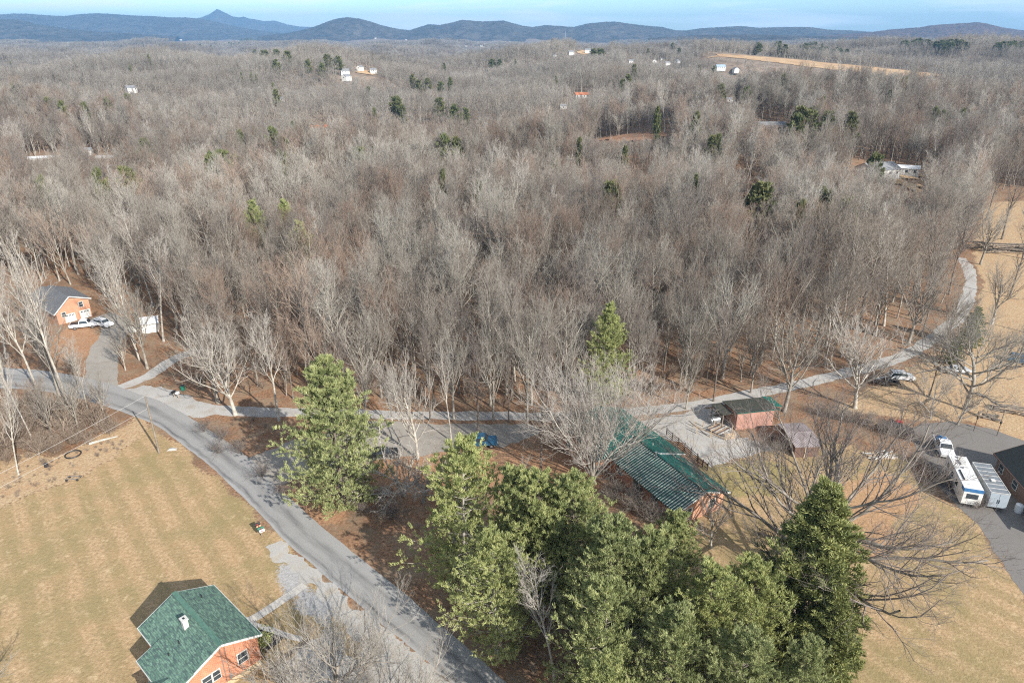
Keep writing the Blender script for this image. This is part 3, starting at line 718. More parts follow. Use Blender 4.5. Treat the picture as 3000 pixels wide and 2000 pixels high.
apex_tree(PINES[0], 2225, 1665, 15.5, 'rounded pine in the clump beside the dark cedar', PG, 110, .95)
apex_tree(PINES[2], 1790, 1720, 16.5, 'pale pine at the near front of the clump right of the dead looking bare tree', PG, 160, .95)
apex_tree(PINES[1], 1990, 1800, 16, 'pine at the near front middle of the clump', PG, 210, .95)
apex_tree(PINES[0], 2200, 1850, 15, 'pine at the near front right of the clump below the cedar', PG, 260, .95)
apex_tree(PINES[2], 1760, 1930, 15, 'nearest pine of the clump, cut by the bottom edge', PG, 310, .9)
apex_tree(PINES[1], 2380, 1880, 13, 'low pine at the near foot of the dark cedar', PG, 330, .9)
apex_tree(CEDAR[0], 2420, 1425, 22, 'tall dark green cedar at the lawn side end of the clump', None, 30, 1.6, 'cedar tree')
apex_tree(CEDAR[0], 2465, 1740, 13.5, 'shorter green cedar in front of the tall one at the lawn edge', None, 130, 1.5, 'cedar tree')
apex_tree(LONE, 1792, 890, 19, 'cone shaped light green pine rising from the wood behind the multi stemmed tree', None, 80, .72)
apex_tree(PINES[1], 830, 590, 20, 'pale green leaning pine in the wood, upper one of a pair', None, 40, .6)
apex_tree(PINES[0], 870, 655, 20, 'pale green leaning pine in the wood, lower one of a pair', None, 70, .62)
apex_tree(PINES[2], 735, 590, 19, 'dull green thin pine in the wood left of the leaning pair', None, 70, .6)
apex_tree(CEDAR[0], 2868, 900, 9, 'dark bushy cedar at the bend of the gravel lane', None, 70, 1.6, 'cedar tree')
apex_tree(CEDAR[0], 2810, 985, 6, 'low brownish green cedar below the bushy one at the lane bend', None, 170, 1.6, 'cedar tree')
# bare trees one can single out
base_tree(OAK[0], 2385, 1730, 23, 'huge spreading bare oak whose limbs fan out behind the dark cedar', rz=200, wide=.95)
base_tree(MULTI[0], 1738, 1412, 17.5, 'multi stemmed silver tree fanning in front of the green metal roof', rz=30, wide=1.0)
base_tree(TALL[1], 1584, 1386, 18, 'dark trunked bare tree standing just left of the multi stemmed silver tree', rz=60, wide=.8)
base_tree(VASE[0], 2298, 1205, 19, 'large bare tree with upswept limbs right beside the salmon shed', rz=15, wide=1.0)
base_tree(VASE[1], 2504, 1195, 19, 'large pale bare tree with wide limbs between the salmon shed and white car', rz=120, wide=1.1)
base_tree(OAK[1], 2828, 1200, 20, 'dark leaning bare tree beside the wood pile and lamp posts', rz=75, wide=.8, tilt=(0, R(7)))
base_tree(SMALL[0], 2806, 1243, 8, 'small bare tree branching from the ground by the asphalt yard', rz=10)
base_tree(SMALL[1], 2726, 1226, 10, 'small pale bare tree on dry grass above the asphalt yard', rz=70, wide=.8)
base_tree(TALL[1], 2722, 1160, 12, 'dark bare tree between the white car and the small pale tree', rz=170, wide=.8)
base_tree(VASE[0], 2765, 1030, 15, 'bare tree standing at the bend of the gravel lane', rz=260, wide=.9)
base_tree(TALL[1], 2975, 1080, 14, 'dark slender bare tree at the right edge beside the far vehicle', rz=20, wide=.8)
LG = 'slim bare trees along the near side of the lane'
for i, (u, v, h, k) in enumerate(((1020, 1228, 15, 0), (1075, 1243, 13, 1), (1260, 1232, 16, 0), (1445, 1232, 17, 1), (1490, 1236, 14, 0), (1545, 1233, 18, 1), (1600, 1236, 15, 0), (1650, 1232, 17, 1), (1900, 1212, 15, 0), (2010, 1198, 13, 1), (2090, 1175, 17, 0), (2200, 1150, 15, 1))):
    base_tree((TALL[1], VASE[0])[k], u, v, h, '%s slim bare tree from the left on the near edge of the lane' % 'first second third fourth fifth sixth seventh eighth ninth tenth eleventh twelfth'.split()[i], LG, rz=u*5, wide=.62)
RG = 'bare trees standing over the dry field at the right edge'
for u, v, h, k, lb in ((2935, 700, 21, 0, 'tall bare tree on the dry field just left of the long log stack'), (2872, 775, 17, 1, 'bare tree on the field side of the lane above its bend'), (2958, 870, 18, 0, 'dark bare tree on the dry field above the far blue vehicle'),
                       (2800, 730, 20, 1, 'fan shaped bare tree where the lane enters the wood'), (2890, 640, 21, 0, 'bare tree at the field corner above the log stack'), (3010, 760, 19, 1, 'bare tree cut by the right edge beside the log stack'),
                       (2700, 985, 17, 0, 'bare tree on the wood side of the lane bend'), (2905, 950, 15, 1, 'bare tree leaning over the dry field right of the dark cedar'), (3030, 980, 17, 0, 'bare tree cut by the right edge above the far blue vehicle'), (2660, 1010, 19, 1, 'bare tree beside the lane just behind the white car')):
    base_tree((TALL[1], VASE[0])[k], u, v, h, lb, RG, rz=u*5, wide=.95)
base_tree(TALL[0], 818, 1232, 19, 'white trunked tree standing left of the lone roadside pine', rz=40, wide=.9)
base_tree(VASE[1], 690, 1215, 19, 'broad pale bare tree above the lane mouth', rz=140, wide=1.0)
base_tree(VASE[0], 640, 1180, 18, 'crooked pale tree whose limbs hang over the lane mouth', rz=310, wide=1.1)
base_tree(VASE[1], 1225, 1345, 17.5, 'pinkish bare tree behind the parking area beside the dark car', rz=80, wide=.75)
base_tree(VASE[1], 1150, 1242, 14, 'slender bare tree at the lane edge right of the lone pine', rz=180, wide=.6)
base_tree(TALL[1], 1400, 1290, 17, 'dark bare tree growing in front of the parked blue pickup', rz=200, wide=.85)
base_tree(TALL[0], 1322, 1292, 15, 'pale slim bare tree left of the parked blue pickup', rz=240, wide=.7)
base_tree(VASE[0], 1330, 1225, 17, 'bare tree at the lane edge behind the blue pickup', rz=290, wide=.7)
base_tree(TALL[0], 1625, 1990, 14, 'bare silver birch rising in front of the dark gap in the pines', rz=290, wide=1.0)
base_tree(SMALL[1], 1185, 1450, 10, 'pale leaning bare tree at the foot of the lone roadside pine', rz=90, wide=1.5, tilt=(0, R(-28)))
base_tree(SMALL[0], 1240, 1470, 9, 'dark forked bare tree behind the leftmost pine of the clump', rz=0, wide=1.4)
base_tree(SMALL[1], 2084, 1606, 9, 'small silver tree by the brick gable of the green roofed house', rz=50, wide=.9)
base_tree(TALL[0], 1500, 1640, 13, 'thin grey bare tree among the left pines of the clump', rz=150, wide=.6)
TG = 'white limbed trees in the brush left of the road bend'
for u, v, h, k, lb in ((206, 1205, 27, 0, 'tallest white trunked tree in the brush beside the road bend'), (128, 1185, 25, 0, 'white trunked tree second from the left behind the brush'),
                       (262, 1215, 14, 0, 'slim white trunk nearest the road bend on the brush side'), (30, 1180, 24, 0, 'pale tree at the left edge standing behind the brush'),
                       (55, 1390, 13, 0, 'thin pale tree at the left edge by the wires'), (95, 1290, 15, 0, 'slim tree in the brush above the wires at left'), (235, 1270, 11, 1, 'low bushy bare tree in the brush near the fallen log'), (-20, 1300, 18, 0, 'pale tree half hidden at the left edge in the brush'), (175, 1160, 19, 1, 'fan topped tree on the far side of the brush by the road'), (310, 1230, 9, 1, 'low spreading bare tree at the tip of the brush'),
                       (160, 1300, 12, 1, 'bare tree in the middle of the brush'), (-60, 1250, 22, 0, 'tall pale tree half cut by the left edge')):
    base_tree((TALL[0], VASE[0])[k], u, v, h, lb, TG, rz=u*3, wide=.75)
SG = 'brown scrubby trees in the brush left of the road bend'
for i, (u, v) in enumerate(((-40, 1370), (-20, 1240), (25, 1330), (60, 1230), (70, 1300), (100, 1215), (120, 1345), (150, 1250), (190, 1290), (205, 1250), (245, 1240), (285, 1260))):
    base_tree(SCRUB[i % 2], u, v, 6.0+1.5*math.sin(i*4), '%s brown scrubby tree from the left in the brush by the road bend' % 'first second third fourth fifth sixth seventh eighth ninth tenth eleventh twelfth'.split()[i], SG, rz=i*50, wide=1.2)
DG = 'bare trees round the driveway of the left brick house'
for u, v, h, k, lb in ((410, 1055, 21, 0, 'large pale tree between the driveway and the white shed'), (432, 1080, 17, 1, 'bare tree with two stems on the leafy bank by the side lane'),
                       (368, 1085, 9, 1, 'low dark bare tree on the bank beside the driveway'), (480, 1000, 22, 0, 'tall pale trunk just right of the white shed'),
                       (395, 1010, 20, 0, 'tall grey tree in front of the white shed'), (230, 1130, 8, 1, 'small bare tree at the driveway mouth'),
                       (310, 870, 18, 1, 'bare tree beside the gable of the left brick house'), (20, 1050, 20, 0, 'pale tree on the lawn left of the driveway'), (120, 1040, 19, 1, 'fan topped bare tree on the orange lawn left of the driveway'), (520, 960, 20, 1, 'bare tree just beyond the side lane mouth'), (450, 900, 22, 0, 'tall trunk in the gap between the driveway and the wood'), (350, 900, 21, 1, 'bare tree on the bank just behind the white suv'), (-40, 960, 22, 1, 'big bare tree at the left edge beside the left brick house')):
    base_tree((TALL[0], VASE[0])[k], u, v, h, lb, DG, rz=u*7, wide=.8)
base_tree(OAK[1], 1010, 2110, 12, 'bare tree with twisted limbs beside the gravel shoulder at the bottom edge', rz=15, wide=.9)
base_tree(VASE[1], 900, 2080, 10.5, 'thin bare tree with pale limbs near the timber edging', rz=115, wide=.8)
base_tree(OAK[1], 1180, 2180, 10, 'low bare tree at the bottom edge close to the road', rz=215, wide=.8)
base_tree(SMALL[0], -60, 2080, 9, 'bare tree just off the bottom left corner', rz=215, wide=1.2)
base_tree(SMALL[1], 1890, 2050, 11, 'pale bare sapling poking out of the pines at the bottom edge', rz=15, wide=.9)
base_tree(SMALL[0], 2080, 2040, 10, 'grey bare sapling in front of the near right pines', rz=95, wide=.9)

# ---------------------------------------------------------------- far houses (first, so that the wood leaves them visible)
FARH = []
def gable_house(name, label, cat, x, y, z, rz, lx, ly, wh, rh, wall, roof, group=None, wins=True, over=.35, det=1):
    o = empty(name, label, cat, (x, y, z), rz, group)
    w = MB(); a, b = lx/2, ly/2
    w.poly([(-a, -b, -1.5), (a, -b, -1.5), (a, b, -1.5), (-a, b, -1.5), (-a, -b, wh), (a, -b, wh), (a, b, wh), (-a, b, wh), (-a, 0, wh+rh), (a, 0, wh+rh)],
           [[0, 1, 5, 4], [2, 3, 7, 6], [1, 2, 6, 9, 5], [3, 0, 4, 8, 7]])
    w.build('wall', wall, o)
    r_ = MB(); k = rh/b; e = over
    for s_ in (-1, 1):
        r_.slab([(-a-e, s_*(b+e), wh-k*e+.12), (a+e, s_*(b+e), wh-k*e+.12), (a+e, 0, wh+rh+.12), (-a-e, 0, wh+rh+.12)], .1)
    ro = r_.build('roof', roof, o); uv_slope(ro)
    if wins:
        for s_ in (-1, 1):
            n = max(1, int(lx/3.2))
            for i in range(n):
                cx = -a+lx*(i+.5)/n; m = MB(); m.box(cx-.5, cx+.5, s_*b-.04, s_*b+.04, wh-1.9, wh-.7); m.build('window', GLASS, o)
            m = MB(); m.box(s_*a-.04, s_*a+.04, -.5, .5, wh-1.9, wh-.7); m.build('window', GLASS, o)
    return o
def uv_slope(o, s=1.0):
    """UV in metres: U along the eave, V up the slope"""
    me = o.data; ul = me.uv_layers.get('UVMap') or me.uv_layers.new(name='UVMap')
    for p in me.polygons:
        n = p.normal; d = Vector((n.x, n.y, 0))
        if d.length < 1e-4: a, b = Vector((1, 0, 0)), Vector((0, 1, 0))
        else:
            d.normalize(); a = Vector((-d.y, d.x, 0)); b = n.cross(a)
        for li in p.loop_indices:
            co = me.vertices[me.loops[li].vertex_index].co; ul.data[li].uv = (co.dot(a), co.dot(b))
far_list = [  # u, v, kind, rot, label
 (130, 458, 'long', 8, 'long white roofed house in the wood near the left edge'),
 (327, 456, 'long', 4, 'long narrow white trailer house right of the long white roofed house'),
 (252, 434, 'small', 4, 'small pale shed above the gap between the two long white houses'),
 (384, 262, 'white', 40, 'lone white house in the wood at upper left'),
 (825, 288, 'small', 10, 'tiny pale blue roofed house beside a bare soil patch'),
 (935, 371, 'red', 3, 'orange roofed house glimpsed between trees'),
 (645, 400, 'small', 3, 'pale shed left of the green pine group'),
 (1010, 212, 'white', 20, 'white house at the near end of the little white row'), (1015, 228, 'white', 60, 'lower white house of the little white row'),
 (1055, 200, 'white', 70, 'white house with red roof edge in the little white row'), (1093, 208, 'white', 20, 'white house at the right end of the little white row'),
 (1400, 154, 'white', 10, 'small white house alone on the far wooded plain'), (1535, 155, 'white', 80, 'narrow white house on the far plain right of centre'),
 (1625, 160, 'small', 10, 'pale house at the left tip of the far settlement'), (1672, 156, 'white', 30, 'white house beside the far dark evergreens'),
 (1722, 150, 'white', 0, 'white house just left of the far dark evergreens'), (1810, 145, 'white', 30, 'pale house right of the far dark evergreens'),
 (1860, 145, 'small', 60, 'small pale house at the far pasture corner'), (1848, 181, 'white', 20, 'white house in the middle of the far settlement'),
 (1918, 181, 'white', 80, 'tall white house in the far settlement'), (1938, 172, 'small', 30, 'grey house behind the tall white one'),
 (1955, 187, 'white', 20, 'white house right of the tall white one'), (1985, 182, 'white', 50, 'white house at the right of the far settlement'),
 (2110, 200, 'blue', 10, 'blue grey roofed house left of the paired white houses'), (2155, 206, 'white', 100, 'white house left of the tan field'),
 (2252, 238, 'blue', 40, 'white house with pale blue gable, lower of a pair'), (2260, 222, 'white', 50, 'white gabled house, upper of a pair'),
 (2383, 256, 'white', 60, 'white house with grey gable among trees below the tan field'),
 (2136, 290, 'small', 10, 'small white shed left of the lower wood houses'), (2152, 297, 'small', 70, 'small white hut beside the white shed'),
 (2260, 362, 'grey', 10, 'grey flat looking roof deep in the wood'),
 (1705, 275, 'red', 10, 'white house with reddish roof in the middle wood'), (1650, 306, 'small', 10, 'small white house in the middle wood'),
 (2572, 492, 'bigw', 25, 'large white and grey house in the right wood'), (2632, 484, 'long', -12, 'white garage beside the large white and grey house'),
 (200, 125, 'dot', 0, 'pale far house below the left ridge'), (135, 112, 'dot', 0, 'pale far house left of another below the left ridge'), (530, 118, 'dot', 0, 'pale far house right of the bare hill'),
 (700, 122, 'dot', 10, 'far white house on the plain below the peak'), (1190, 118, 'dot', 10, 'far pale barn left of the two knobs'), (1100, 113, 'dot', 10, 'far pale barn beneath the round hill'),
 (2030, 116, 'dot', 10, 'far pale house below the right hills'), (1410, 137, 'dot', 10, 'far white house on the plain near the mast'), (1365, 137, 'dot', 20, 'far white house left of the one by the mast')]
ROOFW = simple('pale_metal_roof', (.66, .67, .68), (.55, .56, .57), .6, .5)
ROOFG = simple('grey_far_roof', (.26, .265, .275), (.20, .205, .215), .6, .8)
ROOFR = simple('orange_far_roof', (.50, .19, .10), (.4, .15, .08), .6, .8)
ROOFB = simple('blue_far_roof', (.35, .46, .56), (.28, .38, .48), .6, .6)
HG = 'houses scattered through the far wood'
kinds = dict(long=(17, 5, 2.6, 1.0, WHITED, ROOFW), small=(6, 4, 2.4, 1.3, WHITED, ROOFG), white=(10, 7, 4.2, 2.2, WHITE, ROOFG), red=(13, 6, 2.8, 1.8, WHITED, ROOFR),
             blue=(13, 8, 4.8, 2.4, WHITE, ROOFB), grey=(16, 10, 2.8, 1.6, WHITED, ROOFG), bigw=(15, 11, 3.4, 2.4, WHITE, ROOFG), dot=(15, 9, 4, 3, WHITED, ROOFW))
for u, v, k, rot, lb in far_list:
    x, y, z = PT(u, v, 4.0); lx, ly, wh, rh, wm, rm = kinds[k]
    d = math.hypot(x, y); FARH.append((x, y, z, max(lx, ly)*.75, min(24*d/60, 420)))
    z0 = z+(1.5 if d > 700 else .6)
    gable_house('house' if k != 'small' else 'shed', lb, 'house' if k != 'small' else 'shed', x, y, z0, R(rot)-math.atan2(x, y)*.3, lx, ly, wh, rh, wm, rm, HG, wins=d < 1500)
FARH = np.array(FARH)

# ---------------------------------------------------------------- open fields far off (draped on the terrain)
FIELDT = simple('tan_field', (.52, .36, .20), (.40, .25, .135), .05, .95, coord='g')
FIELDO = simple('bare_soil_field', (.42, .24, .14), (.34, .18, .10), .05, .95, coord='g')
field_polys = []
def field(name, px, mat, lift=.6, step=None, world=None):
    w = world or [PT(u, v)[:2] for u, v in px]
    c_ = np.array(w); x0, y0 = c_.min(0); x1, y1 = c_.max(0); st = step or max(4, (x1-x0)/60)
    gx_ = np.arange(x0, x1+st, st); gy_ = np.arange(y0, y1+st, st); X_, Y_ = np.meshgrid(gx_, gy_)
    ins = inpoly(X_+wn(X_, Y_, st*6, 5)*st, Y_, w); Z_ = hgt(X_, Y_)+lift
    ii = np.arange(X_.size).reshape(X_.shape); ok = ins[:-1, :-1]
    F_ = np.stack([ii[:-1, :-1], ii[:-1, 1:], ii[1:, 1:], ii[1:, :-1]], -1)[ok]
    if not len(F_): return
    me = fast_mesh(name, np.stack([X_, Y_, Z_], -1).reshape(-1, 3), [F_.reshape(-1, 4)], [mat], smooth=True)
    o = bpy.data.objects.new(name, me); scene.collection.objects.link(o); o['kind'] = 'structure'; field_polys.append(w)
field('field', None, FIELDT, world=[(300, 1150), (345, 1190), (420, 1205), (520, 1200), (600, 1195), (675, 1185), (700, 1160), (640, 1120), (560, 1095), (500, 1100), (430, 1130), (360, 1150)])
field('field', [(2225, 245), (2300, 228), (2365, 232), (2370, 250), (2300, 262), (2240, 258)], FIELDT)
field('field', [(1690, 152), (1760, 152), (1755, 162), (1695, 162)], FIELDT)
field('field', [(330, 108), (362, 90), (398, 106)], FIELDT)
field('field', [(1740, 412), (1800, 402), (1940, 398), (1960, 410), (1850, 424), (1760, 424)], FIELDO)
field('field', [(2600, 500), (2640, 495), (2690, 540), (2670, 590), (2620, 560)], FIELDT)
field('field', [(2165, 582), (2200, 578), (2210, 600), (2175, 610)], FIELDO)
field('field', [(1050, 205), (1105, 214), (1090, 222), (1040, 215)], FIELDT)

# ---------------------------------------------------------------- the wood
clear = [pxpoly(p) for p in (
    [(-400, 850), (60, 845), (285, 835), (330, 850), (420, 890), (500, 930), (560, 990), (520, 1040), (600, 1040), (620, 1110), (700, 1175), (900, 1190), (1200, 1195), (1500, 1200), (1700, 1195), (1950, 1170), (2200, 1130), (2450, 1065), (2640, 1000), (2740, 930), (2790, 850), (2790, 770), (2830, 700), (2850, 620), (2890, 560), (3000, 545), (3500, 600), (4200, 900), (4200, 4000), (-1500, 4000), (-1500, 1000)],
    )]
for f in field_polys: clear.append(f)
rg = np.random.default_rng(5)
def scatter(y0, y1, sp0, jitter=.48, maxtan=.84, d0=None, d1=None):
    ys_ = np.arange(y0, y1, sp0*.87); out = []
    for j, yy in enumerate(ys_):
        xm = yy*maxtan+25; xs_ = np.arange(-xm, xm, sp0)+(j % 2)*sp0*.5
        out.append(np.stack([xs_, np.full(len(xs_), yy)], -1))
    p = np.concatenate(out); p += rg.uniform(-jitter, jitter, p.shape)*sp0
    return p
def keep(p, cl=True):
    ok = np.ones(len(p), bool)
    if cl:
        for c_ in clear: ok &= ~inpoly(p[:, 0], p[:, 1], c_)
    for x, y, r_ in used: ok &= (p[:, 0]-x)**2+(p[:, 1]-y)**2 > r_*r_
    return p[ok]
def caps(p, h):
    """lower the trees that would stand in front of the far houses; returns scale factors (0 = leave out)"""
    f = np.ones(len(p)); d = np.hypot(p[:, 0], p[:, 1]); zt = hgt(p[:, 0], p[:, 1])
    for x, y, z, w, Ln in TARGETS:
        D = math.hypot(x, y); ux, uy = x/D, y/D
        al = p[:, 0]*ux+p[:, 1]*uy; la = np.abs(p[:, 0]*-uy+p[:, 1]*ux)
        near = (la < w*1.05*np.clip(al/D, .3, 1.2)) & (al < D+w) & (al > D-Ln)
        sight = CH+(z+.8-CH)*al/D-zt
        f = np.where(near, np.minimum(f, np.clip(sight/h, 0, 1)), f)
    f[f < .12] = 0
    return f
TARGETS = [tuple(r_) for r_ in FARH]
for w in field_polys:
    a = np.array(w); c_ = a.mean(0); D = math.hypot(*c_); f_ = np.argmin(np.hypot(a[:, 0], a[:, 1])); 
    # row of sight points along the field's near edge
    a = np.concatenate([a+(np.roll(a, -1, 0)-a)*k/6 for k in range(6)])
    for q in a[np.hypot(a[:, 0], a[:, 1]) < D*1.03]: TARGETS.append((q[0], q[1], float(hgt(*q)), min(30, .012*math.hypot(*q)), min(22*math.hypot(*q)/60, 330)))
near_pts = keep(scatter(92, 520, 5.3))
dist = np.hypot(near_pts[:, 0], near_pts[:, 1]); o_ = np.argsort(dist); near_pts = near_pts[o_]; dist = dist[o_]
hn = 19.0*(1+.13*wn(near_pts[:, 0], near_pts[:, 1], 60, 8))*rg.uniform(.68, 1.22, len(near_pts))
fc = caps(near_pts, hn); hn = hn*fc; sel = hn > 3; near_pts = near_pts[sel]; hn = hn[sel]; dist = dist[sel]
infr = np.abs(near_pts[:, 0]) < near_pts[:, 1]*.80+4
ind = np.where(infr)[0][:262]
ZONES = [(330, 'behind the left brick house'), (620, 'behind the white shed by the driveway'), (900, 'left of the lone roadside pine'), (1180, 'just right of the lone roadside pine'), (1420, 'behind the parked blue pickup'),
         (1640, 'left of the multi stemmed silver tree'), (1860, 'around the cone shaped light green pine'), (2100, 'behind the green roofed house'), (2400, 'behind the salmon shed'), (2650, 'behind the white car by the lane'), (9999, 'near the lane bend at the right')]
def wood_label(x, y, form):
    u = 1500+CF*x/(y*cc+CH*cs); v = 1000-CF*(y*cs-CH*cc)/(y*cc+CH*cs)
    z = next(z_ for lim, z_ in ZONES if u < lim)
    row = 'at the wood edge' if v > 1110 else 'in the second rank' if v > 1060 else 'in the third rank' if v > 1010 else 'some ranks deep' if v > 960 else 'deep inside' if v > 900 else 'far back'
    return '%s bare tree %s %s' % (form, row, z), 'bare trees of the wood '+z
isind = np.zeros(len(near_pts), bool); isind[ind] = True
for i in ind:
    x, y = near_pts[i]; kf = rnd.randrange(12) if rnd.random() > .2 else 12+rnd.randrange(4); pr = (FOREST+[TALL[1], TALL[1], VASE[0], VASE[0]])[kf]
    form = 'dark' if kf in (6, 7, 8, 12, 13) else 'fan shaped' if kf in (0, 3, 9, 14, 15) else 'narrow'
    form = ('short ' if hn[i] < 16 else 'tall ' if hn[i] > 21 else '')+form
    lb, gr = wood_label(x, y, form); s = hn[i]/pr.h
    placed_tree(pr, x, y, s*rnd.uniform(.72, 1.05), rnd.uniform(0, 6.28), lb, 'tree', gr, 'bare_tree', sz=s)

def proto_collection(name, meshes):
    col = bpy.data.collections.new(name)
    for i, (nm, me) in enumerate(meshes):
        o = bpy.data.objects.new('%s_%02d' % (nm, i), me); col.objects.link(o)
    return col
def join_mesh(pr, name):
    def arr(me):
        v = np.zeros(len(me.vertices)*3, np.float32); me.vertices.foreach_get('co', v)
        l = np.zeros(len(me.loops), np.int32); me.loops.foreach_get('vertex_index', l); return v.reshape(-1, 3), l.reshape(-1, 4)
    v1, f1 = arr(pr.trunk); v2, f2 = arr(pr.crown)
    mi = np.concatenate([np.zeros(len(f1)), np.ones(len(f2))])
    return fast_mesh(name, np.concatenate([v1, v2]), [f1, f2+len(v1)], [pr.trunk.materials[0], pr.crown.materials[0]], mi, True)
def stuff(name, label, cat, P3, rz, sc, ix, col):
    """one object whose geometry nodes set the collection's plants on its points"""
    me = bpy.data.meshes.new(name); me.vertices.add(len(P3)); me.vertices.foreach_set('co', np.asarray(P3, np.float32).ravel())
    rot = np.zeros((len(P3), 3), np.float32); rot[:, 2] = rz
    a = me.attributes.new('rot', 'FLOAT_VECTOR', 'POINT'); a.data.foreach_set('vector', rot.ravel())
    a = me.attributes.new('scl', 'FLOAT_VECTOR', 'POINT'); a.data.foreach_set('vector', np.asarray(sc, np.float32).ravel())
    a = me.attributes.new('pick', 'INT', 'POINT'); a.data.foreach_set('value', np.asarray(ix, np.int32))
    o = bpy.data.objects.new(name, me); scene.collection.objects.link(o); tag(o, label, cat, None, 'stuff')
    gt = bpy.data.node_groups.new(name, 'GeometryNodeTree')
    gt.interface.new_socket('Geometry', in_out='INPUT', socket_type='NodeSocketGeometry'); gt.interface.new_socket('Geometry', in_out='OUTPUT', socket_type='NodeSocketGeometry')
    gi = gt.nodes.new('NodeGroupInput'); gout = gt.nodes.new('NodeGroupOutput')
    ci = gt.nodes.new('GeometryNodeCollectionInfo'); ci.inputs['Collection'].default_value = col; ci.inputs['Separate Children'].default_value = True; ci.inputs['Reset Children'].default_value = True
    ip = gt.nodes.new('GeometryNodeInstanceOnPoints'); ip.inputs['Pick Instance'].default_value = True
    def na(nm, ty):
        n = gt.nodes.new('GeometryNodeInputNamedAttribute'); n.data_type = ty; n.inputs['Name'].default_value = nm; return n.outputs['Attribute']
    e2r = gt.nodes.new('FunctionNodeEulerToRotation')
    K = gt.links.new
    K(gi.outputs[0], ip.inputs['Points']); K(ci.outputs[0], ip.inputs['Instance']); K(na('pick', 'INT'), ip.inputs['Instance Index'])
    K(na('rot', 'FLOAT_VECTOR'), e2r.inputs[0]); K(e2r.outputs[0], ip.inputs['Rotation']); K(na('scl', 'FLOAT_VECTOR'), ip.inputs['Scale'])
    K(ip.outputs[0], gout.inputs[0])
    md = o.modifiers.new('scatter', 'NODES'); md.node_group = gt
    return o
rest = ~isind
pts = near_pts[rest]; hh = hn[rest]; n = len(pts)
jm = [join_mesh(p, 'bare_tree_form') for p in FOREST+[TALL[0], VASE[0], TALL[1]]]
pz = hgt(pts[:, 0], pts[:, 1]); ix = rg.integers(0, len(jm), n); sy = hh/18.0; sx = sy*rg.uniform(.72, 1.05, n)
stuff('forest', 'dense grey leafless wood spreading beyond the gravel lane', 'forest', np.stack([pts[:, 0], pts[:, 1], pz], -1), rg.uniform(0, 6.28, n), np.stack([sx, sx, sy], -1), ix, proto_collection('tree_forms', [('form', m_) for m_ in jm]))
# middle distance
TWIGM = treemat('twigs_mid', (.50, .47, .42), (.33, .305, .27), (.36, .315, .275), (.23, .20, .17), .3, patch=True)
lod1 = []
for i in range(8):
    pr = Proto('mid', *bare(800+i, 17, .24, 'forest' if i % 3 else 'vase', 1), BARK, TWIGM, 17); lod1.append(join_mesh(pr, 'mid_tree_form'))
mp_ = keep(scatter(500, 1450, 7.0, maxtan=.82)); hm = 17.5*(1+.12*wn(mp_[:, 0], mp_[:, 1], 90, 9))*rg.uniform(.75, 1.2, len(mp_)); hm = hm*caps(mp_, hm); s_ = hm > 2; mp_ = mp_[s_]; hm = hm[s_]
n = len(mp_); sy = hm/17; sx = sy*rg.uniform(.9, 1.25, n)
stuff('forest', 'grey leafless wood covering the middle distance', 'forest', np.stack([mp_[:, 0], mp_[:, 1], hgt(mp_[:, 0], mp_[:, 1])], -1), rg.uniform(0, 6.28, n), np.stack([sx, sx, sy], -1), rg.integers(0, 8, n), proto_collection('mid_forms', [('form', m_) for m_ in lod1]))
# far patches of wood
lod2 = []
TWIGF = treemat('twigs_far', (.44, .415, .375), (.29, .27, .245), (.32, .285, .25), (.21, .185, .16), .05, patch=True)
for i in range(4):
    base = [bare(900+i*5+k, 17, .3, 'forest' if k % 2 else 'vase', 2) for k in range(4)]
    g = np.random.default_rng(i); parts_t, parts_c = [], []
    for j in range(42):
        tr, cr_ = base[j % 4]; a = g.uniform(0, 6.28); R_ = np.array([[math.cos(a), -math.sin(a), 0], [math.sin(a), math.cos(a), 0], [0, 0, 1]])
        off = np.array([g.uniform(-32, 32), g.uniform(-32, 32), 0]); s = g.uniform(.75, 1.15)
        parts_t.append((tr[0]@R_.T*s+off, tr[1])); parts_c.append((cr_[0]@R_.T*s*np.array([1.2, 1.2, 1])+off, cr_[1]))
    a, b = merge(parts_t), merge(parts_c)
    lod2.append(fast_mesh('wood_patch', np.concatenate([a[0], b[0]]), [a[1], b[1]+len(a[0])], [BARK, TWIGF], np.concatenate([np.zeros(len(a[1])), np.ones(len(b[1]))]), True))
fp = scatter(1430, 5200, 56, .3, .80)
ok = np.ones(len(fp), bool)
for f in field_polys: ok &= ~inpoly(fp[:, 0], fp[:, 1], f)
fp = fp[ok]; hf = np.full(len(fp), 17.); cf = caps(fp, hf); cf[cf < .2] = 0; fp = fp[cf > 0]; cf = cf[cf > 0]; n = len(fp)
fz = hgt(fp[:, 0], fp[:, 1])
stuff('forest', 'distant leafless wood fading towards the blue hills', 'forest', np.stack([fp[:, 0], fp[:, 1], fz-.5], -1), rg.uniform(0, 6.28, n), np.stack([np.ones(n), np.ones(n), cf*rg.uniform(.85, 1.1, n)], -1), rg.integers(0, 4, n), proto_collection('far_forms', [('form', m_) for m_ in lod2]))
print('trees', len(near_pts), len(mp_), len(fp))
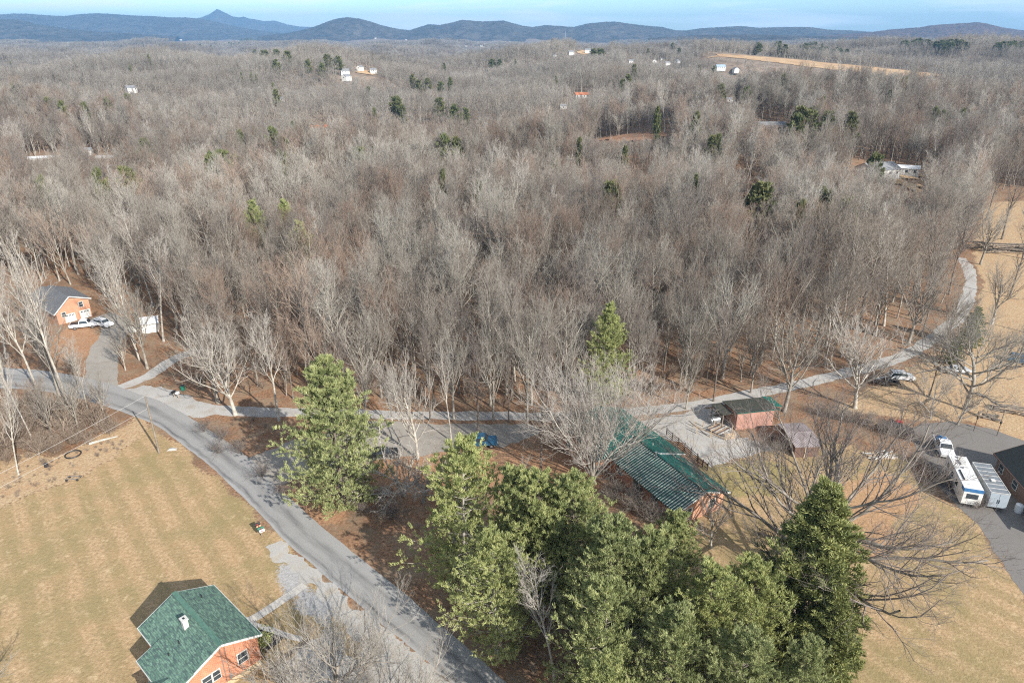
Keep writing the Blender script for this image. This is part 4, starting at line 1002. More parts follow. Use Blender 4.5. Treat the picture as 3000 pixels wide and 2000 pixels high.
# scattered evergreens in the wood (individuals)
EG = 'evergreens scattered through the grey wood'
ev = [(645, 465, 17, 1.3), (620, 480, 12, 1.3), (685, 480, 11, 1.2), (370, 515, 15, 1.1), (290, 520, 13, .8), (115, 545, 9, 1), (1880-585, 410, 15, 1), (1340, 420, 16, .8), (1627, 490, 14, .7), (1295, 522, 9, .6),
      (1160, 295, 15, 1.6), (1180, 320, 13, 1), (1165, 310, 12, 1), (1095, 330, 12, .8), (1290, 300, 15, 1.4), (1330, 320, 14, 1.3), (1360, 330, 13, 1.3), (1080, 260, 12, 1.2), (1210, 225, 14, 2), (1250, 235, 14, 2), (1290, 245, 14, 2), (1320, 232, 12, 1.4),
      (1225, 240, 12, 2), (1440, 178, 15, 2.4), (1465, 178, 13, 2), (1510, 180, 12, 1.5), (1300, 190, 12, 1.5), (1840, 225, 20, 1.2), (1825, 240, 14, 1.1), (1738, 148, 22, 1.8), (1752, 147, 22, 1.6), (1765, 148, 22, 1.4), (1900, 147, 14, 1.6),
      (2110, 262, 13, 1.1), (2190, 270, 13, 1.0), (2095, 415, 12, 1.1), (2350, 330, 17, 1.3), (2370, 340, 16, 1.3), (2400, 325, 15, 1.1), (2430, 345, 14, 1.2), (2335, 350, 12, 1.2), (2500, 345, 12, 1.2), (2415, 300, 15, .7), (2820, 335, 13, .8), (2740, 330, 12, 1), (2770, 340, 12, 1),
      (2570, 475, 16, .9), (2225, 560, 15, 1.2), (2350, 615, 15, .5), (2490, 610, 16, .8), (2410, 580, 13, .9), (140, 300, 13, 1.2), (180, 310, 12, 1), (240, 315, 14, 1), (310, 300, 11, 1), (375, 290, 14, 1), (35, 255, 11, 1), (805, 275, 19, .7), (800, 250, 10, 1), (750, 225, 10, 1), (705, 218, 10, 1), (735, 218, 10, 1),
      (810, 180, 13, 2.2), (900, 180, 12, 2), (940, 190, 12, 2), (960, 165, 14, 2.6), (990, 170, 13, 2.4), (745, 150, 13, 3), (775, 152, 14, 3), (810, 150, 13, 3), (838, 155, 12, 2.6), (380, 195, 10, 1), (435, 165, 10, 1.5), (30, 185, 10, 1.2), (790, 390, 14, 1), (830, 420, 12, 1.2), (860, 370, 14, 1), (415, 425, 12, 1.1),
      (740, 385, 13, .9), (705, 400, 10, .9), (820, 470, 12, .9), (1830, 445, 12, .6), (1052, 455, 18, .9), (2610, 280, 13, .6), (2640, 235, 12, .8), (2655, 235, 12, .7), (2300, 225, 12, 1.2), (2210, 215, 12, 1.6), (2090, 198, 12, 1.6), (2050, 195, 12, 1.4), (1860, 195, 12, 1.5),
      (1970, 130, 16, 2), (1990, 145, 14, 2), (1800, 560, 17, .9), (1400, 560, 10, .5), (2105, 410, 11, .7), (1700, 420, 11, .6), (2040, 540, 9, .6), (430, 395, 10, 1), (1630, 230, 10, 1), (1930, 330, 11, .7), (2040, 345, 11, .9)]
evd = []
for i, (u, v, h, w) in enumerate(ev):
    hh_ = 21.5; x, y, z = PT(u, v-(16 if v > 450 else 10 if v > 260 else 3), hh_); evd.append((math.hypot(x, y), x, y, z, hh_, w*h/15*(.6 if v < 260 else .85), i))
def where_words(u, v):
    a = 'left' if u < 700 else 'centre left' if u < 1250 else 'middle' if u < 1750 else 'centre right' if u < 2350 else 'right'
    return a
evl = []
for d, x, y, z, h, w, i in evd:
    pr = PFAR[i % 2]
    s = h/pr.h; u, v = ev[i][0], ev[i][1]
    size = 'wide' if w >= 1.3 else 'slim' if w < .85 else 'round'
    place = 'on the far plain' if v < 200 else 'high in the distant wood' if v < 300 else 'in the middle wood' if v < 450 else 'in the near wood'
    side = 'towards the left edge' if u < 600 else 'left of centre' if u < 1250 else 'near the centre' if u < 1800 else 'right of centre' if u < 2350 else 'towards the right edge'
    evl.append((u, '%s dark green pine %s %s' % (size, place, side), placed_tree(pr, x, y, s*w*1.0, i*1.3, 'x', 'pine tree', EG, 'pine_tree', z=z, sz=s)))
evl.sort(key=lambda e: e[0]); cnt = {}
for u, lb, o in evl: cnt[lb] = cnt.get(lb, 0)+1
seen = {}
ORD = 'first second third fourth fifth sixth seventh eighth ninth tenth eleventh twelfth'.split()
for u, lb, o in evl:
    k = seen.get(lb, 0); seen[lb] = k+1
    o['label'] = lb if cnt[lb] == 1 else '%s from left, %s' % (ORD[min(k, 11)], lb)
# evergreen woods far off: nobody could count these
def region_pts(px, n, seed):
    g = random.Random(seed); w = [PT(u, v)[:2] for u, v in px]; a = np.array(w); x0, y0 = a.min(0); x1, y1 = a.max(0); o = []
    while len(o) < n:
        x, y = g.uniform(x0, x1), g.uniform(y0, y1)
        if inpoly(np.array([x]), np.array([y]), w)[0]: o.append((x, y, float(hgt(x, y))))
    return o
ep = region_pts([(580, 150), (620, 135), (700, 128), (740, 118), (765, 120), (700, 140), (650, 150)], 350, 1)+region_pts([(400, 142), (540, 138), (600, 145), (500, 148)], 100, 2)
ep += region_pts([(2200, 162), (2260, 146), (2340, 150), (2420, 160), (2540, 172), (2560, 180), (2400, 176), (2290, 172)], 420, 3)+region_pts([(2640, 150), (2700, 140), (2720, 150), (2660, 160)], 60, 4)+region_pts([(2720, 158), (2800, 150), (2830, 158), (2760, 168)], 80, 5)+region_pts([(2900, 165), (2960, 152), (2990, 160), (2940, 172)], 80, 6)
ep = np.array(ep); n = len(ep); s_ = rg.uniform(.9, 1.25, n)
stuff('pine_woods', 'distant dark evergreen plantation patches among the bare wood', 'forest', ep, rg.uniform(0, 6.28, n), np.stack([s_*1.5, s_*1.5, s_*1.1], -1), rg.integers(0, 2, n), proto_collection('pine_forms', [('form', join_mesh(p, 'far_pine_form')) for p in PFAR]))

# brush: thickets of thin stems
def bush(seed, h=2.2, n=26, spread=.5, twig=5):
    g = np.random.default_rng(seed); T = trunk_line(g, .25, .03, n=3, top=1.0)
    A = children(g, T, n, .1, 1.0, spread, .3, lambda t: h/.25*.55+0*t, .1, .12, 6, .4, .012)
    B = children(g, A, twig, .2, 1, .6, .25, lambda t: .45*(1.2-t*.5), .2, .15, 4, .6, .008)
    C = children(g, B, 4, .2, 1, .6, .25, lambda t: .5*(1.2-t*.5), .2, .15, 3, .6, .006, .6)
    return merge([tubes(A, 3), tubes(B, 3), tubes(C, 3)])
bush_forms = [part_mesh('bush_form', bush(40+i, 1.9, 18, .5), TWIGB) for i in range(3)]
bcol = proto_collection('bush_forms', [('form', m_) for m_ in bush_forms])
def brush(px_polys, dens, label, hs=(.7, 1.4), seed=1):
    g = np.random.default_rng(seed); out = []
    for px in px_polys:
        w = pxpoly(px); a = np.array(w); x0, y0 = a.min(0); x1, y1 = a.max(0); n = int((x1-x0)*(y1-y0)*dens)
        q = np.stack([g.uniform(x0, x1, n), g.uniform(y0, y1, n)], -1); out.append(q[inpoly(q[:, 0], q[:, 1], w)])
    q = np.concatenate(out); n = len(q); s = g.uniform(*hs, n)
    return stuff('undergrowth', label, 'undergrowth', np.stack([q[:, 0], q[:, 1], np.zeros(n)], -1), g.uniform(0, 6.28, n), np.stack([s, s, s*g.uniform(.8, 1.2, n)], -1), g.integers(0, 3, n), bcol)
brush([[(-200, 1190), (60, 1180), (260, 1200), (330, 1240), (345, 1275), (250, 1310), (130, 1340), (0, 1370), (-200, 1420)]], .75, 'tangled brown leafless brush between the wires and the road bend', (.8, 1.9), 1)
brush([[(-200, 1360), (60, 1370), (250, 1310), (340, 1280), (370, 1300), (300, 1360), (120, 1440), (-200, 1540)]], .5, 'sparse dry weed stalks along the top of the lawn', (.25, .6), 2)
brush([[(560, 1230), (640, 1235), (860, 1300), (960, 1420), (1050, 1480), (1180, 1500), (1200, 1450), (1000, 1370), (860, 1240)], [(1120, 1500), (1250, 1600), (1400, 1800), (1560, 2000), (1700, 2000), (1500, 1700), (1300, 1500)], [(1500, 1900), (2450, 1960), (2500, 2050), (1500, 2050)]], .16, 'dark leafless undergrowth below the pines beside the road', (.5, 1.2), 3)
brush([[(560, 1120), (900, 1185), (1500, 1195), (1950, 1165), (2200, 1125), (2500, 1045), (2300, 900), (1500, 900), (600, 900)]], .10, 'thin saplings on the wood floor above the lane', (.8, 2.2), 4)
# ---------------------------------------------------------------- near buildings
def wall_window(parent, x, y, z, w, h, face, sash=True, dark=None):
    """window on a wall facing +x/-x/+y/-y in the parent's frame, with frame, panes and sash bar"""
    ax = 0 if face in ('+x', '-x') else 1; sg = 1 if face[0] == '+' else -1
    def bx(a0, a1, z0, z1, d0, d1):
        m = MB(); lo, hi = sorted((sg*d0, sg*d1))
        if ax == 0: m.box(x+lo, x+hi, y+a0, y+a1, z0, z1)
        else: m.box(x+a0, x+a1, y+lo, y+hi, z0, z1)
        return m
    f = bx(-w/2-.1, w/2+.1, z-.1, z+h+.1, -.03, .06).build('window', TRIM, parent)
    bx(-w/2, w/2, z, z+h, -.02, .075).build('pane', dark or GLASS, f)
    if sash: bx(-w/2, w/2, z+h*.48, z+h*.54, -.02, .09).build('sash', TRIM, f)
    return f
def slope(parent, name, pts, mat, t=.14):
    m = MB(); m.slab(pts, t); o = m.build(name, mat, parent); uv_slope(o); return o
def v3(p, z): return (p[0], p[1], z)
# --- orange brick house with the green shingle roof
hs = empty('brick_house', 'orange brick house with green shingle roof on the mown lawn', 'house', (-32, 51.7, 0), R(-41.8))
w = MB(); w.box(-4.85, 4.6, -3.62, 3.62, 0, .75); w.build('foundation', TAN, hs)
w = MB(); w.poly([(-4.9, -3.66, .75), (4.65, -3.66, .75), (4.65, 3.66, .75), (-4.9, 3.66, .75), (-4.9, -3.66, 4.1), (4.65, -3.66, 4.1), (4.65, 3.66, 4.1), (-4.9, 3.66, 4.1), (-4.9, 0, 5.78), (4.65, 0, 5.78)],
       [[3, 2, 1, 0], [0, 1, 5, 4], [2, 3, 7, 6], [1, 2, 6, 9, 5], [3, 0, 4, 8, 7]]); w.build('wall', BRICK, hs)
rf = slope(hs, 'roof', [(-5.3, 4.08, 4.12), (-5.3, 0, 6.0), (4.95, 0, 6.0), (4.95, 4.08, 4.12)], SHGREEN)
slope(hs, 'roof', [(-5.3, 0, 6.0), (-5.3, -4.08, 4.12), (4.95, -4.08, 4.12), (4.95, 0, 6.0)], SHGREEN)
slope(hs, 'roof', [(-1.7, -2.9, 4.76), (-1.7, -5.7, 3.62), (5.0, -5.7, 3.62), (5.0, -2.9, 4.76)], SHGREEN, .16)
w = MB(); w.bar((-5.3, .02, 6.03), (4.95, .02, 6.03), .5, .05); w.build('ridge_cap', simple('ridge_shingle', (.10, .20, .155), (.07, .15, .115), 3, .9), hs)
w = MB()
for s_ in (1, -1):
    w.bar((4.97, 0, 5.86), (4.97, s_*4.1, 3.99), .06, .24); w.bar((-5.32, 0, 5.86), (-5.32, s_*4.1, 3.99), .06, .24)
w.bar((-5.3, 4.11, 4.0), (4.95, 4.11, 4.0), .06, .2); w.bar((-5.3, -4.11, 4.0), (-1.7, -4.11, 4.0), .06, .2)
w.bar((-1.7, -5.74, 3.5), (5.0, -5.74, 3.5), .06, .2); w.bar((-1.73, -4.2, 4.1), (-1.73, -5.74, 3.5), .05, .2); w.build('fascia', TRIM, hs)
w = MB(); w.box(-1.4, 4.8, -5.3, -3.68, 0, 3.6); w.build('porch_wall', WHITE, hs)
wall_window(hs, 4.65, 1.85, 1.95, .95, 1.25, '+x'); wall_window(hs, 4.65, -1.85, 1.95, .85, 1.05, '+x'); wall_window(hs, 4.65, -.9, 1.95, .7, 1.05, '+x')
wall_window(hs, 1.5, -5.3, 1.2, 1.6, 1.4, '-y'); wall_window(hs, -.5, -5.3, 1.2, .8, 1.4, '-y'); wall_window(hs, 2.5, 3.66, 1.9, 1, 1.2, '+y'); wall_window(hs, -3, 3.66, 1.9, 1.2, 1.2, '+y')
d_ = MB(); d_.box(.2, 1.15, 3.64, 3.72, .78, 2.85); d_.build('door', TRIM, hs)
# small cross gable over the porch
slope(hs, 'porch_roof', [(3.3, -4.6, 4.25), (3.3, -6.9, 4.25), (5.1, -6.9, 3.45), (5.1, -4.6, 3.45)], SHGREEN)
slope(hs, 'porch_roof', [(1.5, -4.6, 3.45), (1.5, -6.9, 3.45), (3.3, -6.9, 4.25), (3.3, -4.6, 4.25)], SHGREEN)
w = MB(); w.poly([(1.6, -6.7, 3.3), (5.0, -6.7, 3.3), (3.3, -6.7, 4.1), (1.6, -6.6, 3.3), (5.0, -6.6, 3.3), (3.3, -6.6, 4.1)], [[0, 1, 2], [5, 4, 3], [0, 3, 4, 1], [1, 4, 5, 2], [2, 5, 3, 0]]); w.build('porch_gable', WHITE, hs)
w = MB()
for x in (1.7, 4.8): w.box(x-.07, x+.07, -6.7, -6.56, 0, 3.3)
w.build('porch_post', WHITE, hs)
w = MB(); w.box(-.6, 0, -1.35, -.85, 4.9, 6.55); w.box(-.68, .08, -1.43, -.77, 6.5, 6.62); ch = w.build('chimney', WHITED, hs)
w = MB(); w.box(-.42, -.18, -1.2, -1.0, 6.6, 6.66); w.build('flue', BLACK, ch)
for x, y in ((.7, -2.3), (.9, -3.5), (-3.4, 2.0)):
    w = MB(); z = 6-.46*abs(y); w.tube([(x, y, z-.1), (x, y, z+.35)], .07, n=8); w.build('vent_pipe', BLACK, hs)
w = MB(); w.tube([(4.72, -.1, .8), (4.72, -.1, 5.0), (4.72, -.1, 5.3)], .035, n=6); w.tube([(4.72, .35, .8), (4.72, .35, 5.3)], .03, n=6); w.box(4.66, 4.82, .2, .5, 1.0, 1.5); w.build('meter_conduit', STEEL, hs)
w = MB(); w.tube([(4.7, -3.5, .1), (4.7, -3.5, 4.0)], .05, n=6); w.build('downpipe', TRIM, hs)
ac = empty('air_conditioner', 'white outdoor cooling unit with round fan beside the orange brick gable', 'air conditioner', (-32+5.6*.745-.3*.667, 51.7-5.6*.667-.3*.745, 0), R(-41.8))
w = MB(); w.box(-.4, .4, -.4, .4, 0, .8); w.build('casing', WHITED, ac, .04)
w = MB(); w.tube([(0, 0, .78), (0, 0, .84)], .32, n=20); w.build('fan_grille', BLACK, ac)
# --- central house with the green metal roof
h2 = empty('ranch_house', 'long brick house with green metal roof, its near slope boldly striped', 'house', (19.75, 85.97, 0), R(-61.4))
w = MB(); w.box(-12.6, 2.6, -4.5, 5.0, 0, 2.75); w.box(2.6, 12.3, -4.5, 4.0, 0, 2.74)
w.poly([(12.3, -4.5, 2.7), (12.3, 4.0, 2.7), (12.3, 0, 4.35), (12.0, -4.5, 2.7), (12.0, 4.0, 2.7), (12.0, 0, 4.35)], [[0, 1, 2], [5, 4, 3], [1, 4, 5, 2], [2, 5, 3, 0]])
w.poly([(-12.6, -4.5, 2.7), (-12.6, 4.8, 2.7), (-12.6, 0, 4.35), (-12.3, -4.5, 2.7), (-12.3, 4.8, 2.7), (-12.3, 0, 4.35)], [[2, 1, 0], [3, 4, 5], [1, 4, 5, 2], [2, 5, 3, 0]])
w.build('wall', BRICK2, h2)
w = MB(); w.box(-12.2, -2.8, -7.2, -4.4, 0, 2.73); w.poly([(-12.2, -7.2, 2.7), (-2.8, -7.2, 2.7), (-7.5, -7.2, 4.3), (-12.2, -6.9, 2.7), (-2.8, -6.9, 2.7), (-7.5, -6.9, 4.3)], [[0, 1, 2], [5, 4, 3], [1, 4, 5, 2], [2, 5, 3, 0]]); w.build('wall', BRICK2, h2)
slope(h2, 'roof', [(-13, 5.5, 2.85), (-13, 0, 4.75), (2.7, 0, 4.75), (2.7, 5.5, 2.85)], METALG)
slope(h2, 'roof', [(2.7, 4.5, 2.95), (2.7, 0, 4.6), (12.9, 0, 4.6), (12.9, 4.5, 2.95)], METALG)
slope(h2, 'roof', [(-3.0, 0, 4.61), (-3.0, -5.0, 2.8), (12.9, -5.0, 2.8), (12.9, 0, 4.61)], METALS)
slope(h2, 'roof', [(-13, 0, 4.74), (-13, -5.0, 2.9), (-2.9, -5.0, 2.9), (-2.9, 0, 4.74)], METALG)
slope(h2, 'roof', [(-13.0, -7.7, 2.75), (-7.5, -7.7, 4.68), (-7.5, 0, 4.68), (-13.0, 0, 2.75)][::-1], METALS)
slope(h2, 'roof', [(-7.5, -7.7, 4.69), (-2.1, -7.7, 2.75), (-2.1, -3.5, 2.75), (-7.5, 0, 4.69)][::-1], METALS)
w = MB(); w.bar((2.76, .1, 4.66), (2.76, 5.5, 2.78), .08, .2); w.bar((12.95, 0, 4.5), (12.95, 4.5, 2.86), .06, .2); w.bar((12.95, 0, 4.5), (12.95, -5, 2.7), .06, .2); w.build('fascia', TRIM, h2)
w = MB(); w.bar((-3, -.05, 4.68), (12.9, -.05, 4.68), .35, .05); w.build('ridge_cap', METALG, h2)
w = MB(); w.box(-4.6, -3.4, -8.0, -7.25, 0, 6.0); w.build('chimney', BRICK2, h2)
w = MB(); w.tube([(3.1, -.6, 4.3), (3.1, -.6, 5.2)], .12, n=10); w.tube([(3.1, -.6, 5.2), (3.1, -.6, 5.28)], .2, n=10); w.build('flue', STEEL, h2)
for x, y in ((0.3, 1.2), (9.0, .9), (-7, 2.1)):
    z = 4.75-.36*y; w = MB(); w.tube([(x, y, z-.3), (x, y, z+.35)], .06, n=8); w.build('vent_pipe', TRIM, h2)
wall_window(h2, 12.3, 1.9, 1.1, 1.0, 1.1, '+x'); wall_window(h2, 12.3, -2.3, 1.1, 1.2, 1.1, '+x')
for x in (0, 4, 8): wall_window(h2, x, -4.5, 1.0, 1.3, 1.2, '-y')
for x in (-9.5, -5.6): wall_window(h2, x, -7.2, 1.0, 1.3, 1.2, '-y')
w = MB(); w.box(5.2, 8.6, 4.05, 5.6, 0, .3); w.build('porch_slab', CONC, h2)
def h2w(x, y): return (19.75+x*.479+y*.878, 85.97-x*.878+y*.479)
# fences by the deck
def rail_fence(name, label, cat, a, b, h, rails, post_sp, mat, group=None, slat=False, rh=.12):
    L_ = math.hypot(b[0]-a[0], b[1]-a[1]); o = empty(name, label, cat, (a[0], a[1], 0), math.atan2(b[1]-a[1], b[0]-a[0]), group)
    n = max(1, int(round(L_/post_sp)))
    for i in range(n+1):
        m = MB(); x = L_*i/n; m.box(x-.06, x+.06, -.06, .06, 0, h+.1); m.build('post', mat, o)
    for k in range(rails):
        m = MB(); z = h*(k+.7)/rails; m.box(0, L_, -.09, -.062, z-rh/2, z+rh/2); m.build('rail', mat, o)
    if slat:
        m = MB(); x = .15
        while x < L_-.1: m.box(x, x+.07, -.12, -.092, .1, h); x += .2
        m.build('slats', mat, o)
    return o
rail_fence('rail_fence', 'dark brown four rail fence between the green roof and gravel yard', 'fence', P(1952, 1275), P(2042, 1352), 1.4, 4, 1.6, WOODD)
rail_fence('slatted_gate', 'dark slatted gate at the near end of the four rail fence', 'gate', P(2044, 1358), P(2072, 1378), 1.3, 2, 1.2, WOODD, slat=True)
gx_, gy_ = h2w(5.9, 5.4)
gr = empty('barbecue_grill', 'black covered grill standing between the green roof and dark fence', 'grill', (gx_, gy_, 0), R(-61))
m = MB(); m.tube([(-.6, 0, .85), (.6, 0, .85)], .42, n=14); m.build('lid', BLACK, gr, smooth=True)
m = MB(); m.box(-.6, .6, -.3, .3, .1, .8); m.build('cart', BLACK, gr)
# --- salmon shed
sh = empty('salmon_shed', 'salmon board shed with leaf strewn green metal roof and open dark bay', 'shed', (40.0, 100.4, 0), R(11))
w = MB(); w.poly([(-3.3, -2.2, 0), (3.3, -2.2, 0), (3.3, 2.2, 0), (-3.3, 2.2, 0), (-3.3, -2.2, 3.2), (3.3, -2.2, 3.2), (3.3, 2.2, 2.7), (-3.3, 2.2, 2.7)], [[0, 1, 5, 4], [1, 2, 6, 5], [2, 3, 7, 6], [3, 0, 4, 7], [3, 2, 1, 0]]); w.build('wall', PINKW, sh)
slope(sh, 'roof', [(-3.7, -2.6, 3.45), (3.9, -2.6, 3.45), (3.9, 2.6, 2.9), (-3.7, 2.6, 2.9)], METALK, .1)
w = MB(); w.bar((-3.7, -2.64, 3.38), (3.9, -2.64, 3.38), .05, .14); w.build('fascia', METALG, sh)
slope(sh, 'roof', [(-5.6, -1.6, 2.75), (-3.72, -1.6, 2.85), (-3.72, 2.6, 2.6), (-5.6, 2.6, 2.5)], METALK, .08)
slope(sh, 'roof', [(3.92, -.8, 3.0), (5.6, -.8, 2.75), (5.6, 3.0, 2.6), (3.92, 3.0, 2.8)], METALG, .08)
for x, y in ((-5.4, -1.4), (-5.4, 2.4), (5.4, -.6), (5.4, 2.8)):
    w = MB(); w.box(x-.07, x+.07, y-.07, y+.07, 0, 2.5); w.build('post', WOODG, sh)
w = MB(); w.box(2.2, 3.25, -2.26, -2.2, .1, 2.2); dr = w.build('door', PINKW, sh)
w = MB(); w.box(3.0, 3.1, -2.31, -2.262, 1.0, 1.2); w.build('handle', BLACK, dr)
for z in (.7, 1.4, 2.1):
    w = MB(); w.box(-5.3, -3.4, 1.4, 2.2, z, z+.05); w.build('shelf', WOODG, sh)
# --- rusty roofed shed
rs = empty('rusty_shed', 'small brown shed with striped rusty metal roof below the salmon shed', 'shed', (45.5, 92.6, 0), R(4))
w = MB(); w.box(-1.9, 1.9, -3.0, 2.8, 0, 2.1); w.build('wall', BROWNW, rs)
slope(rs, 'roof', [(-2.2, -.0, 2.75), (2.2, -.0, 2.75), (2.2, 3.4, 2.3), (-2.2, 3.4, 2.3)], METALR, .06)
slope(rs, 'roof', [(-2.2, -3.5, 2.2), (2.2, -3.5, 2.2), (2.2, .02, 2.70), (-2.2, .02, 2.70)], METALR, .06)
w = MB(); w.box(-.35, -.2, -3.08, -3.0, 0, 2.1); w.build('post', WOODT, rs)
# --- left brick house with grey roof
h3 = empty('brick_house', 'salmon brick house with grey roof and two white garage doors by the driveway', 'house', (-100.35, 145.35, 0), R(-39.3))
w = MB(); prof = [(-3.55, 0), (3.55, 0), (3.55, 4.4), (-.3, 5.9), (-3.55, 2.9)]
w.poly([(0, y, z) for y, z in prof]+[(-11, y, z) for y, z in prof], [[0, 1, 2, 3, 4], [9, 8, 7, 6, 5]]+[[i, i+5, (i+1) % 5+5, (i+1) % 5] for i in range(5)]); w.build('wall', BRICK2, h3)
slope(h3, 'roof', [(-11.4, -.3, 6.1), (-11.4, -4.1, 2.7), (.45, -4.1, 2.7), (.45, -.3, 6.1)], SHGREY)
slope(h3, 'roof', [(-11.4, 4.1, 4.4), (-11.4, -.3, 6.1), (.45, -.3, 6.1), (.45, 4.1, 4.4)], SHGREY)
w = MB(); w.bar((.5, -.3, 6.0), (.5, -4.1, 2.6), .06, .24); w.bar((.5, -.3, 6.0), (.5, 4.1, 4.3), .06, .24); w.bar((-11.4, -4.14, 2.62), (.45, -4.14, 2.62), .06, .2); w.build('fascia', TRIM, h3)
for y in (-.95, 2.2):
    w = MB(); w.box(-.02, .06, y-1.1, y+1.1, 0, 1.95); gd = w.build('garage_door', WHITE, h3)
    w = MB(); [w.box(.05, .08, y-.9+k*.65, y-.45+k*.65, 1.45, 1.7) for k in range(3)]; w.build('pane', GLASS, gd)
wall_window(h3, 0, -2.1, 1.55, .8, 1.0, '+x'); wall_window(h3, 0, 1.8, 2.9, .8, 1.1, '+x'); wall_window(h3, -4, -3.55, 1.0, 1.2, 1.2, '-y'); wall_window(h3, -8, -3.55, 1.0, 1.2, 1.2, '-y')
w = MB(); w.box(-18, -11, -3.0, 3.2, 0, 2.5); w.build('annex_wall', BRICK2, h3)
slope(h3, 'annex_roof', [(-18.4, .2, 4.2), (-18.4, -3.6, 2.6), (-11.0, -3.6, 2.6), (-11.0, .2, 4.2)], SHGREY); slope(h3, 'annex_roof', [(-18.4, 3.8, 2.6), (-18.4, .2, 4.2), (-11.0, .2, 4.2), (-11.0, 3.8, 2.6)], SHGREY)
gable_house('white_shed', 'small white shed standing among trees right of the driveway', 'shed', -80.2, 139.6, 0, R(20), 3.2, 3.0, 2.3, .9, WHITE, ROOFW, wins=False)
rail_fence('white_fence', 'short white board fence attached beside the white shed', 'fence', (-84.6, 138.4), (-81.9, 139.0), 1.3, 6, 1.3, WHITE, rh=.19)
gable_house('white_shed', 'tiny white shed glimpsed deep among the trunks above the driveway', 'shed', -95.2, 173.7, 0, R(20), 2.8, 2.6, 2.2, .7, WHITE, ROOFW, wins=False)
# --- brown house with dark roof at the right edge
p0 = Vector(P(2912, 1326, 3)); p1 = Vector(P(3000, 1428, 3)); d4 = (p1-p0).normalized()
h4 = empty('brown_house', 'dark roofed brown brick house cut by the right edge', 'house', (p0.x, p0.y, 0), math.atan2(d4.y, d4.x))
w = MB(); w.box(.5, 17, .5, 9.5, 0, 2.9); w.poly([(.5, .5, 2.8), (.5, 9.5, 2.8), (.5, 5, 5.2), (.8, .5, 2.8), (.8, 9.5, 2.8), (.8, 5, 5.2)], [[2, 1, 0], [3, 4, 5], [1, 4, 5, 2], [2, 5, 3, 0]]); w.build('wall', BRICKD, h4)
slope(h4, 'roof', [(0, 0, 2.95), (17.5, 0, 2.95), (17.5, 5, 5.6), (0, 5, 5.6)], SHDARK); slope(h4, 'roof', [(0, 5, 5.6), (17.5, 5, 5.6), (17.5, 10, 2.95), (0, 10, 2.95)], SHDARK)
w = MB(); w.bar((0, -.04, 2.85), (17.5, -.04, 2.85), .06, .18); w.bar((-.03, 0, 2.88), (-.03, 5, 5.5), .05, .18); w.build('fascia', BROWNW, h4)
for x in (2.0, 6.0, 10.5): wall_window(h4, x, .5, 1.0, 1.1, 1.2, '-y')

